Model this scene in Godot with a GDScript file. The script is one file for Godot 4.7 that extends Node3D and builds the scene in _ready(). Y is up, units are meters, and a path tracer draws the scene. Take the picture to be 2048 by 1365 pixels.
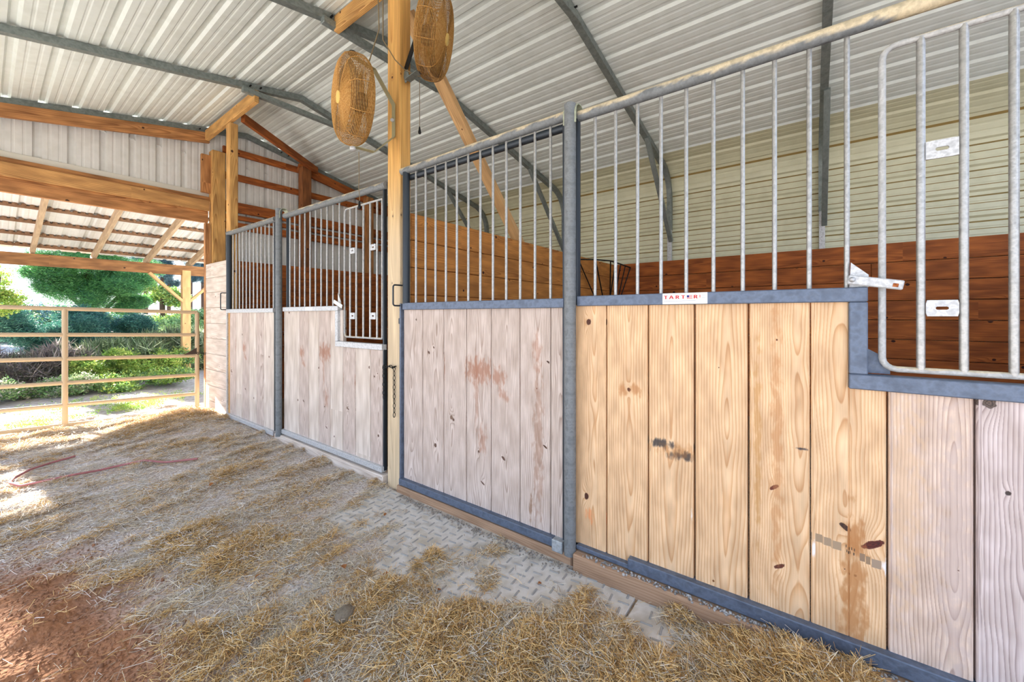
extends Node3D
# Horse barn aisle: X runs into the stalls, Y up, and the barn's length runs along -Z (called u below, u = -z).

const HC := 1.22          # eye height
const FX := 1.735         # plane of the stall fronts
const RIDGE_X := 2.26
const RIDGE_Y := 3.80
const PITCH := 0.195
const WALL_X := 5.64
const LEFT_X := -1.12
const RIB := 0.243

var M := {}
var used := {}
var rng := RandomNumberGenerator.new()


# ------------------------------------------------------------------ mesh builder
class MB:
	var v := PackedVector3Array()
	var n := PackedVector3Array()
	var t := PackedVector2Array()
	var c := PackedColorArray()
	var ix := PackedInt32Array()

	func vert(p: Vector3, nn: Vector3, uv: Vector2, col: Color) -> int:
		v.append(p); n.append(nn); t.append(uv); c.append(col)
		return v.size() - 1

	func tri_i(a: int, b: int, d: int) -> void:
		var g := (v[b] - v[a]).cross(v[d] - v[a])
		if g.dot(n[a] + n[b] + n[d]) > 0.0:
			ix.append(a); ix.append(d); ix.append(b)
		else:
			ix.append(a); ix.append(b); ix.append(d)

	func quad(a: Vector3, b: Vector3, d: Vector3, e: Vector3, nn: Vector3, ua: Vector2, ub: Vector2, ud: Vector2, ue: Vector2, col := Color.WHITE) -> void:
		var i := vert(a, nn, ua, col)
		var j := vert(b, nn, ub, col)
		var k := vert(d, nn, ud, col)
		var l := vert(e, nn, ue, col)
		tri_i(i, j, k)
		tri_i(i, k, l)

	func tri(a: Vector3, b: Vector3, d: Vector3, nn: Vector3, col := Color.WHITE) -> void:
		tri_i(vert(a, nn, Vector2(), col), vert(b, nn, Vector2(0.1, 0), col), vert(d, nn, Vector2(0.1, 0.1), col))

	# chamfered box; the grain runs along axis «grain» and becomes v of the texture. uvs = (u per m, v per m, u0, v0)
	func box(x: Transform3D, s: Vector3, ch := 0.003, grain := 1, uvs := Vector4(3.5, 0.45, 0, 0), col := Color.WHITE) -> void:
		var h := s * 0.5
		ch = minf(ch, minf(h.x, minf(h.y, h.z)) * 0.8)
		for a in 3:
			var b := (a + 1) % 3
			var d := (a + 2) % 3
			for sa in [-1.0, 1.0]:
				var q := []
				for e in [[-1.0, -1.0], [1.0, -1.0], [1.0, 1.0], [-1.0, 1.0]]:
					var p := Vector3()
					p[a] = sa * h[a]
					p[b] = e[0] * (h[b] - ch)
					p[d] = e[1] * (h[d] - ch)
					q.append(p)
				var nn := Vector3()
				nn[a] = sa
				nn = x.basis * nn
				var uv := []
				for p in q:
					var gu: float
					var gv: float
					if a == grain:
						gu = p[b]; gv = p[d] * 0.15
					else:
						gv = p[grain]
						gu = p[b] if d == grain else p[d]
						gu += float(a) * 0.071 + sa * 0.013
					uv.append(Vector2(gu * uvs.x + uvs.z, gv * uvs.y + uvs.w))
				quad(x * q[0], x * q[1], x * q[2], x * q[3], nn, uv[0], uv[1], uv[2], uv[3], col)
				# the edges between this face and the next axis' faces
				for sb in [-1.0, 1.0]:
					var p1 := Vector3(); var p2 := Vector3(); var p3 := Vector3(); var p4 := Vector3()
					p1[a] = sa * h[a]; p1[b] = sb * (h[b] - ch); p1[d] = -(h[d] - ch)
					p2[a] = sa * h[a]; p2[b] = sb * (h[b] - ch); p2[d] = h[d] - ch
					p3[a] = sa * (h[a] - ch); p3[b] = sb * h[b]; p3[d] = h[d] - ch
					p4[a] = sa * (h[a] - ch); p4[b] = sb * h[b]; p4[d] = -(h[d] - ch)
					var ne := Vector3()
					ne[a] = sa; ne[b] = sb
					ne = (x.basis * ne).normalized()
					var w := []
					for p in [p1, p2, p3, p4]:
						w.append(Vector2(p[(grain + 1) % 3] * uvs.x + uvs.z, p[grain] * uvs.y + uvs.w))
					quad(x * p1, x * p2, x * p3, x * p4, ne, w[0], w[1], w[2], w[3], col)
		for sx in [-1.0, 1.0]:
			for sy in [-1.0, 1.0]:
				for sz in [-1.0, 1.0]:
					var g := Vector3(sx, sy, sz)
					tri(x * (g * Vector3(h.x, h.y - ch, h.z - ch)), x * (g * Vector3(h.x - ch, h.y, h.z - ch)), x * (g * Vector3(h.x - ch, h.y - ch, h.z)), (x.basis * g).normalized(), col)

	# a bar of rectangular section from p to q; its height h lies along up
	func beam(p: Vector3, q: Vector3, w: float, h: float, up := Vector3.UP, ch := 0.003, uvs := Vector4(3.5, 0.45, 0, 0), col := Color.WHITE) -> void:
		var y := (q - p).normalized()
		var x := y.cross(up).normalized()
		var z := x.cross(y).normalized()
		box(Transform3D(Basis(x, y, z), (p + q) * 0.5), Vector3(w, p.distance_to(q), h), ch, 1, uvs, col)

	# round tube along a path. dust > 0 tints what faces up
	func tube(path: Array, r: float, seg := 10, closed := false, col := Color.WHITE, top := Color.WHITE, cap := true) -> void:
		var m := path.size()
		var ring := []
		var last := Vector3.ZERO
		for i in m:
			var p: Vector3 = path[i]
			var pa: Vector3 = path[(i - 1 + m) % m] if closed or i > 0 else p
			var pb: Vector3 = path[(i + 1) % m] if closed or i < m - 1 else p
			var dir := (pb - pa).normalized()
			if last == Vector3.ZERO:
				last = Vector3.UP if absf(dir.y) < 0.9 else Vector3.RIGHT
			var s := dir.cross(last).normalized()
			var u := s.cross(dir).normalized()
			last = u
			var ids := []
			for k in seg + 1:
				var a := TAU * k / seg
				var nn := s * cos(a) + u * sin(a)
				ids.append(vert(p + nn * r, nn, Vector2(float(k) / seg * r * 6.0, float(i) * 0.1), col.lerp(top, smoothstep(0.45, 0.85, nn.y))))
			ring.append(ids)
		for i in (m if closed else m - 1):
			var a: Array = ring[i]
			var b: Array = ring[(i + 1) % m]
			for k in seg:
				tri_i(a[k], b[k], b[k + 1])
				tri_i(a[k], b[k + 1], a[k + 1])
		if cap and not closed:
			for e in [[0, 1], [m - 1, m - 2]]:
				var p: Vector3 = path[e[0]]
				var nn: Vector3 = (p - path[e[1]]).normalized()
				var mid := vert(p, nn, Vector2(), col)
				var ids: Array = ring[e[0]]
				for k in seg:
					tri_i(mid, vert(v[ids[k]], nn, Vector2(0.01, 0), col), vert(v[ids[k + 1]], nn, Vector2(0, 0.01), col))

	# profile [radius, height] turned round an axis
	func lathe(x: Transform3D, prof: Array, seg := 16, col := Color.WHITE) -> void:
		var m := prof.size()
		var rows := []
		for i in m:
			var pa: Vector2 = prof[maxi(i - 1, 0)]
			var pb: Vector2 = prof[mini(i + 1, m - 1)]
			var dd := (pb - pa).normalized()
			var ids := []
			for k in seg + 1:
				var a := TAU * k / seg
				var nn := Vector3(cos(a) * dd.y, -dd.x, sin(a) * dd.y)
				ids.append(vert(x * Vector3(cos(a) * prof[i].x, prof[i].y, sin(a) * prof[i].x), (x.basis * nn).normalized(), Vector2(float(k) / seg, float(i) / m), col))
			rows.append(ids)
		for i in m - 1:
			for k in seg:
				tri_i(rows[i][k], rows[i + 1][k], rows[i + 1][k + 1])
				tri_i(rows[i][k], rows[i + 1][k + 1], rows[i][k + 1])

	# sheet between two equal rows of points, th thick along the normals given
	func ruled(a: Array, b: Array, nrm: Array, th: float, vscale := 1.0, ledge := Color.WHITE) -> void:
		var s := 0.0
		for i in a.size() - 1:
			var p: Vector3 = a[i]; var q: Vector3 = a[i + 1]; var r: Vector3 = b[i + 1]; var o: Vector3 = b[i]
			var f := (q - p).cross(o - p).normalized()
			if f.dot(nrm[i]) < 0:
				f = -f
			var e: float = s + p.distance_to(q)
			var l := p.distance_to(o) * vscale
			quad(p, q, r, o, -f, Vector2(s, 0), Vector2(e, 0), Vector2(e, l), Vector2(s, l), ledge if -f.y > 0.15 and absf(f.x) > 0.5 else Color.WHITE)
			var d0: Vector3 = nrm[i] * th; var d1: Vector3 = nrm[i + 1] * th
			quad(p + d0, q + d1, r + d1, o + d0, f, Vector2(s, 0), Vector2(e, 0), Vector2(e, l), Vector2(s, l))
			var end := (p - o).normalized()
			quad(p, q, q + d1, p + d0, end, Vector2(), Vector2(), Vector2(), Vector2())
			quad(o, r, r + d1, o + d0, -end, Vector2(), Vector2(), Vector2(), Vector2())
			s = e

	func mesh() -> ArrayMesh:
		var arr := []
		arr.resize(Mesh.ARRAY_MAX)
		arr[Mesh.ARRAY_VERTEX] = v
		arr[Mesh.ARRAY_NORMAL] = n
		arr[Mesh.ARRAY_TEX_UV] = t
		arr[Mesh.ARRAY_COLOR] = c
		arr[Mesh.ARRAY_INDEX] = ix
		var m := ArrayMesh.new()
		m.add_surface_from_arrays(Mesh.PRIMITIVE_TRIANGLES, arr)
		return m


# ------------------------------------------------------------------ naming
func V(x: float, y: float, u: float) -> Vector3:
	return Vector3(x, y, -u)

func numbered(called: String) -> String:
	if not used.has(called):
		used[called] = 0
		return called
	used[called] += 1
	return "%s_%03d" % [called, used[called]]

func tag(o: Node, label: String, category: String, group := "", kind := "") -> Node:
	if label: o.set_meta("label", label)
	if category: o.set_meta("category", category)
	if group: o.set_meta("group", group)
	if kind: o.set_meta("kind", kind)
	return o

func thing(called: String, label: String, category: String, at := Vector3.ZERO, group := "", kind := "") -> Node3D:
	var o := Node3D.new()
	o.name = numbered(called)
	o.position = at
	add_child(o)
	tag(o, label, category, group, kind)
	return o

func part(called: String, mb: MB, m: Material, parent: Node, label := "") -> MeshInstance3D:
	var o := MeshInstance3D.new()
	o.name = called
	o.mesh = mb.mesh()
	o.material_override = m
	parent.add_child(o, true)
	if label: o.set_meta("label", label)
	return o

func single(called: String, mb: MB, m: Material, label: String, category: String, group := "", kind := "") -> MeshInstance3D:
	var o := MeshInstance3D.new()
	o.name = numbered(called)
	o.mesh = mb.mesh()
	o.material_override = m
	add_child(o)
	tag(o, label, category, group, kind)
	return o

func put(mb: MB, parent: Node3D) -> MB:   # world coordinates into those of a thing
	var d := parent.position
	for i in mb.v.size():
		mb.v[i] -= d
	return mb

func ruv() -> Vector4:
	return Vector4(3.5, 0.45, rng.randf(), rng.randf())

func scatter(called: String, mesh: Mesh, m: Material, xf: Array, cols: Array, parent: Node, label := "", category := "", group := "") -> MultiMeshInstance3D:
	var mm := MultiMesh.new()
	mm.transform_format = MultiMesh.TRANSFORM_3D
	mm.use_colors = true
	mm.mesh = mesh
	mm.instance_count = xf.size()
	for i in xf.size():
		mm.set_instance_transform(i, xf[i])
		mm.set_instance_color(i, cols[i])
	var o := MultiMeshInstance3D.new()
	o.name = called if parent != self else numbered(called)
	o.multimesh = mm
	o.material_override = m
	parent.add_child(o, true)
	tag(o, label, category, group, "stuff")
	return o


# ------------------------------------------------------------------ textures
func noise_tex(seed_: int, freq: float, ramp: Array, size := 512, fractal := 4, normal := 0.0, cell := false) -> NoiseTexture2D:
	var f := FastNoiseLite.new()
	f.seed = seed_
	f.frequency = freq
	f.fractal_octaves = fractal
	f.noise_type = FastNoiseLite.TYPE_CELLULAR if cell else FastNoiseLite.TYPE_SIMPLEX_SMOOTH
	var t := NoiseTexture2D.new()
	t.width = size
	t.height = size
	t.seamless = true
	t.noise = f
	if normal > 0.0:
		t.as_normal_map = true
		t.bump_strength = normal
	elif ramp.size():
		var g := Gradient.new()
		var off := PackedFloat32Array()
		var col := PackedColorArray()
		for r in ramp:
			off.append(r[0]); col.append(r[1])
		g.offsets = off
		g.colors = col
		t.color_ramp = g
	return t

func bytes_of(seed_: int, freq: float, w0: int, h0: int, w: int, h: int, oct := 3) -> PackedByteArray:
	var f := FastNoiseLite.new()
	f.seed = seed_
	f.frequency = freq
	f.fractal_octaves = oct
	var im := f.get_image(w0, h0, false, false, true)
	im.resize(w, h, Image.INTERPOLATE_CUBIC)
	return im.get_data()

# flat-sawn timber: rings cut by a plane, bent round knots.
# o: bw, bl (m), light, dark, freq (rings per m), pith (0..1), depth, tilt, grey (share of streaks), knots [[u, v, r, Color]], stains [[u, v, ru, rv, Color, share]]
func wood(seed_: int, w: int, h: int, o: Dictionary) -> ImageTexture:
	var bw: float = o.get("bw", 0.19)
	var bl: float = o.get("bl", 1.17)
	var li: Color = o.light
	var da: Color = o.dark
	var freq: float = o.get("freq", 120.0)
	var pith: float = o.get("pith", 0.5)
	var depth: float = o.get("depth", 0.03)
	var tilt: float = o.get("tilt", 0.02)
	var con: float = o.get("contrast", 1.0)
	var fib: float = o.get("fibre", 0.12)
	var blot: float = o.get("blotch", 0.08)
	var wp := bytes_of(seed_, 0.06, 16, 24, w, h)
	var fb := bytes_of(seed_ + 7, 0.35, w, maxi(8, h / 40), w, h, 4)
	var bt := bytes_of(seed_ + 3, 0.12, 24, 48, w, h)
	var out := PackedByteArray()
	out.resize(w * h * 3)
	var kn: Array = o.get("knots", [])
	var kx := PackedFloat32Array(); var ky := PackedFloat32Array(); var kr := PackedFloat32Array()
	for k in kn:
		kx.append((k[0] - pith) * bw); ky.append(k[1] * bl); kr.append(k[2])
	var nk := kx.size()
	var at := 0
	for j in h:
		var y := (float(j) + 0.5) / h * bl
		var dp := depth + tilt * (y - bl * 0.5)
		for i in w:
			var x := ((float(i) + 0.5) / w - pith) * bw
			var q := j * w + i
			var wv := float(wp[q]) / 255.0 - 0.5
			var d2 := dp + wv * 0.022
			var r := sqrt(x * x + d2 * d2) + wv * 0.006
			for k in nk:
				var dx := x - kx[k]
				var dy := (y - ky[k]) * 0.42
				var s := kr[k] * 1.5
				var e := (dx * dx + dy * dy) / (s * s)
				if e < 6.0:
					r += exp(-e) * kr[k] * 1.3
			var b := r * freq
			b -= floorf(b)
			var late := b * b * b * con
			if b > 0.93:
				late *= (1.0 - b) / 0.07
			var f := (float(fb[q]) / 255.0 - 0.5) * fib * 2.0
			var bl2 := (float(bt[q]) / 255.0 - 0.5) * blot * 2.0
			var cr := lerpf(li.r, da.r, late) * (1.0 + f + bl2)
			var cg := lerpf(li.g, da.g, late) * (1.0 + f + bl2 * 1.15)
			var cb := lerpf(li.b, da.b, late) * (1.0 + f * 1.1 + bl2 * 1.3)
			out[at] = clampi(int(cr * 255.0), 0, 255)
			out[at + 1] = clampi(int(cg * 255.0), 0, 255)
			out[at + 2] = clampi(int(cb * 255.0), 0, 255)
			at += 3
	var im := Image.create_from_data(w, h, false, Image.FORMAT_RGB8, out)
	for k in kn:
		blob(im, k[0], k[1], k[2] / bw, k[2] * 1.15 / bl, k[3], 0.95, seed_, true, k[4] if k.size() > 4 else 0.0)
	for s in o.get("stains", []):
		blob(im, s[0], s[1], s[2], s[3], s[4], s[5], seed_ + 11, false)
	for r in o.get("marks", []):
		im.fill_rect(Rect2i(int(r[0] * w), int(r[1] * h), maxi(1, int(r[2] * w)), maxi(1, int(r[3] * h))), r[4])
	return ImageTexture.create_from_image(im)

func blob(im: Image, u: float, v: float, ru: float, rv: float, col: Color, share: float, seed_: int, hard: bool, lean := 0.0) -> void:
	var w := im.get_width()
	var h := im.get_height()
	var f := FastNoiseLite.new()
	f.seed = seed_ + int(u * 100.0)
	f.frequency = 0.06 if hard else 0.035
	for j in range(maxi(0, int((v - rv * 1.5) * h)), mini(h, int((v + rv * 1.5) * h) + 1)):
		for i in range(maxi(0, int((u - ru * 1.5) * w)), mini(w, int((u + ru * 1.5) * w) + 1)):
			var a := (float(i) / w - u) / ru
			var b := (float(j) / h - v) / rv
			a += b * lean
			var d := sqrt(a * a + b * b) + f.get_noise_2d(i, j * (1.0 if hard else 0.45)) * (0.25 if hard else 0.9)
			var k: float
			if hard:
				k = 1.0 - smoothstep(0.8, 1.05, d)
			else:
				k = 1.0 - smoothstep(0.25, 1.1, d)
			if k <= 0.0:
				continue
			var c := col
			if hard:
				c = col.lerp(col.darkened(0.45), 0.5 + 0.5 * sin(d * 16.0))
			im.set_pixel(i, j, im.get_pixel(i, j).lerp(c, k * share))

func mat(called: String, col: Color, rough := 0.8, tex: Texture2D = null, metal := 0.0) -> StandardMaterial3D:
	var m := StandardMaterial3D.new()
	m.resource_name = called
	m.albedo_color = col
	m.roughness = rough
	m.metallic = metal
	if tex:
		m.albedo_texture = tex
	M[called] = m
	return m

func tri_map(m: StandardMaterial3D, scale: float, normal: Texture2D = null, strength := 1.0) -> StandardMaterial3D:
	m.uv1_triplanar = true
	m.uv1_scale = Vector3.ONE * scale
	if normal:
		m.normal_enabled = true
		m.normal_texture = normal
		m.normal_scale = strength
	return m

func relief(m: StandardMaterial3D, tex: Texture2D, cm: float) -> StandardMaterial3D:
	m.heightmap_enabled = true
	m.heightmap_texture = tex
	m.heightmap_scale = cm
	return m

func materials() -> void:
	var honey := wood(11, 256, 1024, {"bw": 0.286, "bl": 2.22, "light": Color(0.82, 0.64, 0.42), "dark": Color(0.64, 0.44, 0.25), "freq": 95.0, "pith": 0.35, "depth": 0.05, "tilt": 0.03, "fibre": 0.09, "blotch": 0.14,
		"knots": [[0.3, 0.2, 0.012, Color(0.34, 0.17, 0.07)], [0.72, 0.55, 0.009, Color(0.3, 0.15, 0.06)], [0.2, 0.83, 0.014, Color(0.36, 0.2, 0.09)], [0.8, 0.05, 0.008, Color(0.3, 0.14, 0.06)]]})
	var honey2 := wood(23, 256, 1024, {"bw": 0.286, "bl": 2.22, "light": Color(0.78, 0.58, 0.38), "dark": Color(0.58, 0.38, 0.22), "freq": 80.0, "pith": 0.7, "depth": 0.03, "tilt": 0.04, "fibre": 0.1, "blotch": 0.18,
		"knots": [[0.6, 0.13, 0.01, Color(0.3, 0.14, 0.05)], [0.25, 0.42, 0.014, Color(0.28, 0.13, 0.05)], [0.75, 0.72, 0.011, Color(0.3, 0.15, 0.06)]]})
	var grey := wood(31, 256, 1024, {"bw": 0.286, "bl": 2.22, "light": Color(0.85, 0.82, 0.79), "dark": Color(0.72, 0.66, 0.61), "freq": 110.0, "pith": 0.4, "depth": 0.04, "tilt": 0.02, "fibre": 0.1, "blotch": 0.08,
		"knots": [[0.3, 0.3, 0.01, Color(0.5, 0.38, 0.32)], [0.7, 0.66, 0.009, Color(0.52, 0.4, 0.34)], [0.55, 0.9, 0.007, Color(0.46, 0.35, 0.3)]]})
	mat("honey", Color(0.96, 0.94, 0.9), 0.75, honey)
	mat("amber", Color(0.93, 0.89, 0.84), 0.75, honey2)
	mat("pale_lumber", Color(1, 1, 0.92), 0.78, honey)
	mat("brown_board", Color(0.86, 0.66, 0.46), 0.8, honey2)
	mat("partition_board", Color(0.92, 0.8, 0.6), 0.78, honey)
	mat("dark_lumber", Color(0.72, 0.62, 0.54), 0.8, honey2)
	mat("grey_board", Color(1, 0.98, 0.96), 0.85, grey)
	mat("sill_wood", Color(0.8, 0.68, 0.57), 0.9, grey)
	mat("purlin_wood", Color(0.62, 0.5, 0.4), 0.85, grey)
	mat("tan_lumber", Color(0.95, 0.8, 0.58), 0.8, grey)
	mat("eave_wood", Color(0.7, 0.68, 0.66), 0.8, honey2)
	mat("shed_wood", Color(0.86, 0.78, 0.66), 0.85, grey)
	for m in ["honey", "amber", "pale_lumber"]:
		M[m].vertex_color_use_as_albedo = true
	# metals
	var mott := noise_tex(5, 0.02, [[0.0, Color(0.8, 0.8, 0.8)], [0.45, Color(0.93, 0.93, 0.93)], [0.6, Color(1, 1, 1)], [1.0, Color(0.86, 0.85, 0.84)]])
	var bump := noise_tex(6, 0.05, [], 512, 4, 3.0)
	var g := mat("galvanised", Color(0.74, 0.77, 0.79), 0.42, mott, 0.4)
	tri_map(g, 2.2, bump, 0.35)
	g.vertex_color_use_as_albedo = true
	g = mat("dusty_rail", Color(1, 1, 1), 0.6, mott, 0.12)
	tri_map(g, 3.0, bump, 0.8)
	g.vertex_color_use_as_albedo = true
	g = mat("blue_steel", Color(0.41, 0.46, 0.54), 0.5, mott, 0.35)
	tri_map(g, 1.7, bump, 0.35)
	g.vertex_color_use_as_albedo = true
	g = mat("bar_steel", Color(0.72, 0.72, 0.71), 0.36, mott, 0.55)
	tri_map(g, 4.0, bump, 0.35)
	g.vertex_color_use_as_albedo = true
	g = mat("bow_steel", Color(0.54, 0.58, 0.57), 0.5, mott, 0.25)
	tri_map(g, 1.5, bump, 0.4)
	g = mat("plate_steel", Color(0.82, 0.83, 0.84), 0.5, mott, 0.3)
	tri_map(g, 4.0)
	mat("dark_steel", Color(0.1, 0.105, 0.11), 0.5, null, 0.5)
	mat("rail_dark", Color(0.2, 0.23, 0.26), 0.45, null, 0.4)
	var st := noise_tex(9, 0.012, [[0.0, Color(0.94, 0.94, 0.93)], [0.5, Color(1, 1, 1)], [1.0, Color(0.96, 0.96, 0.95)]], 512, 5)
	g = mat("roof_sheet", Color(0.9, 0.935, 0.92), 0.38, st)
	tri_map(g, 0.6)
	g = mat("wall_sheet", Color(0.86, 0.86, 0.74), 0.4, st)  # roof sheeting again, with the greener light on this side painted into the tint
	tri_map(g, 0.6)
	g.vertex_color_use_as_albedo = true
	mat("gable_sheet", Color(0.9, 0.9, 0.89), 0.5, st)
	tri_map(M.gable_sheet, 0.6)
	mat("flashing", Color(0.87, 0.86, 0.82), 0.45)
	var rust := noise_tex(13, 0.05, [[0.0, Color(0.5, 0.33, 0.14)], [0.45, Color(0.74, 0.54, 0.27)], [1.0, Color(0.88, 0.76, 0.52)]], 256, 4)
	g = mat("rusty_wire", Color(1, 1, 1), 0.7, rust, 0.15)
	tri_map(g, 5.0)
	mat("fan_blade", Color(0.3, 0.24, 0.17), 0.6)
	mat("fan_motor", Color(0.12, 0.11, 0.1), 0.6)
	mat("logo_yellow", Color(0.9, 0.76, 0.42), 0.6)
	mat("yoke_cream", Color(0.66, 0.63, 0.48), 0.55, null, 0.2)
	mat("cord", Color(0.5, 0.44, 0.33), 0.8)
	mat("gate_tan", Color(0.74, 0.65, 0.52), 0.55)
	mat("white", Color(0.93, 0.93, 0.92), 0.5)
	mat("red_print", Color(0.78, 0.09, 0.12), 0.6)
	mat("blue_print", Color(0.13, 0.2, 0.5), 0.6)
	mat("grey_print", Color(0.7, 0.72, 0.76), 0.6)
	mat("black_print", Color(0.12, 0.12, 0.13), 0.6)
	mat("hose_red", Color(0.66, 0.42, 0.42), 0.6)
	mat("rubber", Color(0.82, 0.8, 0.77), 0.9, noise_tex(41, 0.01, [[0.0, Color(0.82, 0.8, 0.76)], [0.5, Color(1, 1, 1)], [1.0, Color(0.86, 0.83, 0.77)]], 512, 5))
	tri_map(M.rubber, 1.0)
	mat("tread", Color(0.62, 0.61, 0.59), 0.8)
	# ground
	var fine := noise_tex(17, 0.09, [[0.0, Color(0.62, 0.6, 0.58)], [0.5, Color(0.95, 0.95, 0.95)], [1.0, Color(1, 1, 1)]], 512, 5)
	g = mat("dirt", Color(1, 1, 1), 0.95, fine)
	g.vertex_color_use_as_albedo = true
	tri_map(g, 1.1, noise_tex(18, 0.06, [], 512, 5, 8.0), 1.0)
	g = mat("yard", Color(0.72, 0.7, 0.69), 0.95, noise_tex(19, 0.03, [[0.0, Color(0.72, 0.69, 0.66)], [0.5, Color(0.9, 0.89, 0.88)], [1.0, Color(1, 1, 1)]], 512, 5))
	tri_map(g, 0.7)
	g.uv1_world_triplanar = true
	for s in [["straw", 0.65, 0.0], ["leaf", 0.6, 0.7], ["gravel", 0.9, 0.0]]:
		g = mat(s[0], Color.WHITE, s[1])
		g.vertex_color_use_as_albedo = true
		if s[2] > 0.0:
			g.backlight_enabled = true
			g.backlight = Color(s[2], s[2], s[2])
	g = mat("bark", Color(0.3, 0.24, 0.2), 0.95, fine)
	tri_map(g, 2.0)
	mat("dry_leaf", Color(0.58, 0.36, 0.17), 0.8)
	mat("stone", Color(0.5, 0.45, 0.38), 0.9, fine)
	tri_map(M.stone, 4.0)


# ------------------------------------------------------------------ the barn's cross-section
const ARC_R := 0.42
var th := atan(PITCH)

# point and outward normal of the roof line at distance s from the ridge (right side; the left mirrors it)
func roof_at(s: float, inset := 0.0) -> Array:
	var run := (WALL_X - RIDGE_X) / cos(th) - ARC_R * tan((PI / 2 - th) / 2)
	var p: Vector2
	var n: Vector2
	if s <= run:
		p = Vector2(RIDGE_X + s * cos(th), RIDGE_Y - s * sin(th))
		n = Vector2(sin(th), cos(th))
	else:
		var c := Vector2(RIDGE_X + run * cos(th), RIDGE_Y - run * sin(th)) - Vector2(sin(th), cos(th)) * ARC_R
		var turn := (s - run) / ARC_R
		var most := PI / 2 - th
		if turn <= most:
			var a := th + turn
			n = Vector2(sin(a), cos(a))
			p = c + n * ARC_R
		else:
			n = Vector2(1, 0)
			p = c + Vector2(ARC_R, -(s - run - ARC_R * most))
	return [p - n * inset, n]

func roof_y(x: float) -> float:
	return RIDGE_Y - PITCH * absf(x - RIDGE_X)

func rib_profile(s0: float, s1: float, first: float, step := RIB, rib_h := 0.02) -> Array:   # [s, height] along a ribbed sheet
	var out := []
	var k := floori((s0 - first) / step) - 1
	var pts := []
	while first + k * step < s1 + step:
		var b := first + k * step
		for q in [[-0.034, 0.0], [-0.016, rib_h], [0.016, rib_h], [0.034, 0.0], [step * 0.35 - 0.014, 0.0], [step * 0.35 - 0.006, 0.0028], [step * 0.35 + 0.006, 0.0028], [step * 0.35 + 0.014, 0.0], [step * 0.65 - 0.014, 0.0], [step * 0.65 - 0.006, 0.0028], [step * 0.65 + 0.006, 0.0028], [step * 0.65 + 0.014, 0.0]]:
			pts.append([b + q[0], q[1]])
		k += 1
	for i in pts.size():
		if pts[i][0] > s0 and pts[i][0] < s1:
			if out.is_empty() and i > 0:
				out.append([s0, pts[i - 1][1] + (pts[i][1] - pts[i - 1][1]) * (s0 - pts[i - 1][0]) / (pts[i][0] - pts[i - 1][0])])
			out.append(pts[i])
		elif pts[i][0] >= s1 and not out.is_empty():
			out.append([s1, pts[i - 1][1] + (pts[i][1] - pts[i - 1][1]) * (s1 - pts[i - 1][0]) / (pts[i][0] - pts[i - 1][0])])
			break
	return out

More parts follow.
